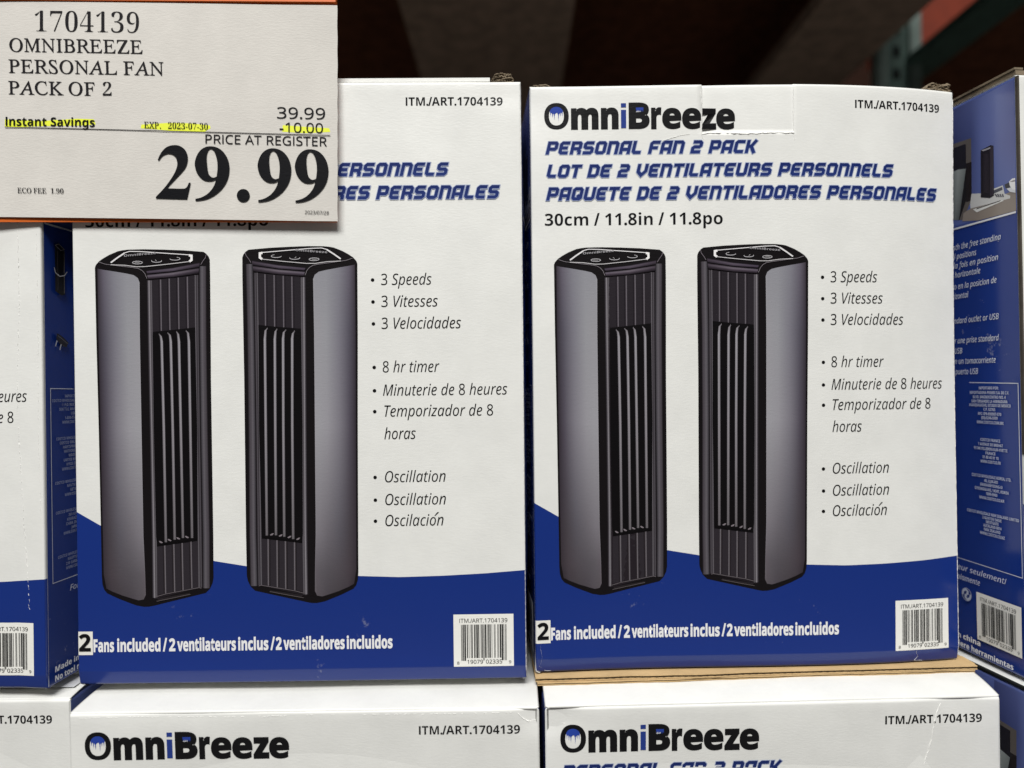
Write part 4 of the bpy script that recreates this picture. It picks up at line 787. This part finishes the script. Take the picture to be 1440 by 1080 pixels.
# 1704139 and the item name in a bookish roman
ct('1704139', 'serb', 50, 196.7, 45.2, 28.6, KG, vb1=47.9, off=-.019, res=5)
for t, a, b, v0, v1, cp in [('OMNIBREEZE', 14, 201.7, 73.0, 76.8, 18.6), ('PERSONAL FAN', 12.7, 231, 102.8, 107.3, 18.6)]:
    ct(t, 'seri', a, b, v0, cp, KG, vb1=v1, unshear=-.30, off=.006, res=4)
ct('PACK OF', 'seri', 12.3, 134.5, 132.9, 18.4, KG, vb1=135.4, unshear=-.30, off=.006, res=4)
ct('2', 'serb', 146, 158.3, 135.6, 18.6, KG, off=-.014, res=4)
ct('39.99', 'sans', 390, 457.3, 166.9, 15.8, KB, vb1=168.1, res=4)
ct('-10.00', 'sans', 393.6, 454.4, 186.4, 13.8, KG, vb1=187.4, res=4)
ct('Instant Savings', 'bold', 9, 134.7, 177.0, 12.3, KB, vb1=179.4, res=4)
ct('EXP.', 'seri', 204, 227.7, 181.0, 8.8, KB, vb1=181.8, unshear=-.30, off=.008)
ct('2023-07-30', 'serb', 237.7, 293.3, 182.0, 9.0, KB, vb1=183.4, off=-.012)
ct('PRICE AT REGISTER', 'sans', 290, 460, 202.5, 12.6, KG, vb1=205.8, res=4, off=.003)
ct('ECO FEE', 'seri', 25.7, 66.5, 271.7, 7.2, KG, vb1=272.4, unshear=-.30, off=.008)
ct('1.90', 'serb', 72.8, 90.7, 272.6, 7.2, KG, vb1=273.0, off=-.012)
ct('2023/07/28', 'sans', 429, 462.7, 301.2, 4.9, KG, vb1=302.0)
def smooth(P, n=4):
    r = []
    for i in range(len(P)):
        p0, p1, p2, p3 = (Vector(P[(i + k) % len(P)]) for k in (-1, 0, 1, 2))
        sharp1 = (p1 - p0).normalized().dot((p2 - p1).normalized()) < .55; sharp2 = (p2 - p1).normalized().dot((p3 - p2).normalized()) < .55
        m1 = (p2 - p1) if sharp1 else (p2 - p0) * .5; m2 = (p2 - p1) if sharp2 else (p3 - p1) * .5
        for k in range(n):
            t = k / n; r.append(tuple((2*t**3-3*t**2+1)*p1 + (t**3-2*t**2+t)*m1 + (-2*t**3+3*t**2)*p2 + (t**3-t**2)*m2))
    return r
TWO = [(135,265),(160,205),(200,140),(250,90),(300,65),(370,52),(440,60),(500,92),(545,145),(566,210),(568,270),(556,330),(525,395),(470,460),(380,555),(275,668),(300,676),(500,680),(535,672),(560,648),(585,592),(612,595),(560,835),(110,822),(112,795),(180,725),(250,645),(320,550),(375,460),(405,390),(418,330),(412,280),(390,225),(345,190),(290,178),(240,190),(200,215),(175,245),(150,280)]
NINE = [(900,68),(980,82),(1050,120),(1110,185),(1150,265),(1168,350),(1170,410),(1160,490),(1130,580),(1080,660),(1020,725),(940,785),(850,828),(760,850),(680,857),(680,825),(740,812),(800,788),(860,748),(910,695),(945,640),(965,590),(972,548),(930,568),(870,574),(810,562),(750,520),(700,450),(675,370),(670,310),(685,240),(720,165),(770,110),(830,78)]
HOLE = [(905,108),(935,125),(960,165),(982,230),(995,300),(998,380),(992,450),(985,505),(940,520),(905,508),(875,475),(858,420),(848,340),(842,260),(845,190),(860,140),(880,115)]
def numeral(loops, x0, x1, y0, y1):
    L = [smooth(l) for l in loops]; X = [p[0] for p in L[0]]; Y = [p[1] for p in L[0]]
    fx = lambda p: (x0 + (p[0] - min(X)) / (max(X) - min(X)) * (x1 - x0), y0 + (p[1] - min(Y)) / (max(Y) - min(Y)) * (y1 - y0))
    L = [[fx(p) for p in l] for l in L]
    tri = tessellate_polygon([[Vector((p[0], p[1], 0)) for p in l] for l in L]); flat = [p for l in L for p in l]
    F = []
    for t in tri:
        a, b, d = (flat[i] for i in t); ar = (b[0]-a[0])*(d[1]-a[1]) - (d[0]-a[0])*(b[1]-a[1])
        if abs(ar) > 1e-9: F.append(tuple(t) if ar < 0 else tuple(t)[::-1])
    tx.raw(flat, F, KB)
numeral([TWO], 220.6, 269.6, 205.0, 281.2)
numeral([NINE, HOLE], 275.1, 323.8, 206.6, 283.4)
tx.poly(ell(343, 275.6, 9.1, 9.2, 30, 2), KB)
numeral([NINE, HOLE], 363.0, 410.2, 209.2, 285.0)
numeral([NINE, HOLE], 415.1, 462.2, 210.3, 285.5)
tx.line([(8, 179.3), (235, 185.4), (464.6, 190.8)], 1.1, KG)
tx.F = [f for f in tx.F]
def cprint(name, a):
    V, F, C = a.arr(); link(name, mesh(name, cmap([(p[0], p[1], .08 + p[2]) for p in V]), F, False, C), M['cardink'], pc)
cprint('printed_lettering', tx)
YL = (232, 240, 60); r_ = random.Random(3)
hm = bpy.data.materials.new('yellow_marker_ink'); hm.use_nodes = True
b_ = hm.node_tree.nodes['Principled BSDF']; b_.inputs['Base Color'].default_value = (.74, .80, .035, 1); b_.inputs['Roughness'].default_value = .6
def marker(pts_top, pts_bot):
    hl = Art(); hl.poly(pts_top + pts_bot[::-1], YL, .02); V, F, C = hl.arr()
    link('marker_stroke', mesh('marker_stroke', cmap([(p[0], p[1], .04) for p in V]), F), hm, pc)
marker([(7.5, 168), (20, 169), (60, 170.5), (110, 167.6), (133, 168.4)], [(7.5, 178), (25, 179.4), (62, 178), (112, 177.4), (136, 176)])
marker([(200, 176), (240, 173.4), (270, 174.2), (296, 177)], [(199, 181.2), (240, 184.5), (288, 186.4), (297, 181)])
marker([(398, 176.2), (425, 178.2), (463, 180.4)], [(397, 185.6), (430, 187.6), (464.5, 185.6)])

# holder: back plate, top and bottom lips
def hplate(name, y0, y1, l0, l1, x0=-62, x1=472.5, tilt=0.0):
    V = []
    for l in (l0, l1):
        for x in (x0, x1):
            for y in (y0, y1): V.append(tuple(card_xyz(x, y + tilt * (x / 475), l / 1000 - .0003) - c0))
    F = [(0, 1, 3, 2), (4, 6, 7, 5), (0, 4, 5, 1), (2, 3, 7, 6), (0, 2, 6, 4), (1, 5, 7, 3)]
    return link(name, mesh(name, V, F), M['orange'], sh)
hplate('back_plate', -60, 311.4, -2.3, -1.2)
hplate('top_lip', -60, 1.0, -1.2, 1.6, tilt=3.2)
hplate('bottom_lip', 304.0, 311.6, -1.1, -.55)

# ---------------------------------------------------------------- rack behind and above
def solid(name, X0, X1, Y0, Y1, Z0, Z1, mt, parent):      # X right, Y height above the lens, Z away, metres
    return boxes(name, [(X0, X1, Z0, Z1, CZ + Y0, CZ + Y1)], mt, parent)
I4 = Matrix.Translation((0, 0, 0))
pal = thing('pallet', 'pallet above the cartons, seen from below with pale bottom boards', 'pallet', Matrix.Translation((.2, 1.0, CZ + .5)))
def psolid(name, X0, X1, Y0, Y1, Z0, Z1, mt, parent, org):
    return boxes(name, [(X0 - org[0], X1 - org[0], Z0 - org[1], Z1 - org[1], Y0 + CZ - org[2], Y1 + CZ - org[2])], mt, parent)
po = (.2, 1.0, CZ + .5)
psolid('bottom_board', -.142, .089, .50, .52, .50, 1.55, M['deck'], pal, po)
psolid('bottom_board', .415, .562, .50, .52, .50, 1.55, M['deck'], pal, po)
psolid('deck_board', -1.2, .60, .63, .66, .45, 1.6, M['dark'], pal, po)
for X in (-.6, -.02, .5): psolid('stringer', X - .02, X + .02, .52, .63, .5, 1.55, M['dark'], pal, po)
uo = (.6, 1.16, 0)
rk = thing('rack_upright', 'green-grey steel rack upright with dark slots, blurred behind the right carton', 'rack post', Matrix.Translation(uo))
psolid('front_post', .5735, .5905, -1.3, .9, 1.15, 1.17, M['greengrey'], rk, uo)
psolid('rear_post', .6255, .6430, -1.3, .9, 1.15, 1.17, M['greengrey'], rk, uo)
psolid('web_plate', .5905, .6255, -1.3, .9, 1.158, 1.165, M['green'], rk, uo)
for i in range(12): psolid('slot', .602, .613, .40 + i * .035, .416 + i * .035, 1.1565, 1.158, M['slot'], rk, uo)
go = (.645, .9, CZ + .49)
gb = thing('rack_beam', 'dark green steel beam running back above the far right carton', 'rack beam', Matrix.Translation(go))
psolid('beam_web', .622, .67, .489, .503, .45, 1.35, M['green'], gb, go)
psolid('dark_shelf', .678, 1.8, .495, .53, .45, 1.9, M['dark'], gb, go)
psolid('beam_lip', .670, .676, .489, .504, .45, 1.35, M['green'], gb, go)
oo = (.76, 1.5, CZ + .6)
ob = thing('orange_beam', 'orange steel cross beam glimpsed between green posts, out of focus', 'rack beam', Matrix.Translation(oo))
psolid('beam_face', .70, 1.6, .615, .80, 1.40, 1.44, M['redorange'], ob, oo)
psolid('beam_ledge', .70, 1.6, .60, .615, 1.36, 1.44, M['redorange'], ob, oo)
o2 = (.60, 1.4, CZ + .5)
ob2 = thing('orange_beam', 'dim orange beam end left of the green rack post, just above the carton', 'rack beam', Matrix.Translation(o2))
psolid('beam_face', .52, .70, .47, .53, 1.34, 1.38, M['dimorange'], ob2, o2)
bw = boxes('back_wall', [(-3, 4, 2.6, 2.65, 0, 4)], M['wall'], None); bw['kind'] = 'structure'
fl = boxes('floor', [(-4, 5, -3, 3, -.02, 0)], mat('concrete_floor', (.22, .21, .2), .6, .3, mott=.2), None); fl['kind'] = 'structure'
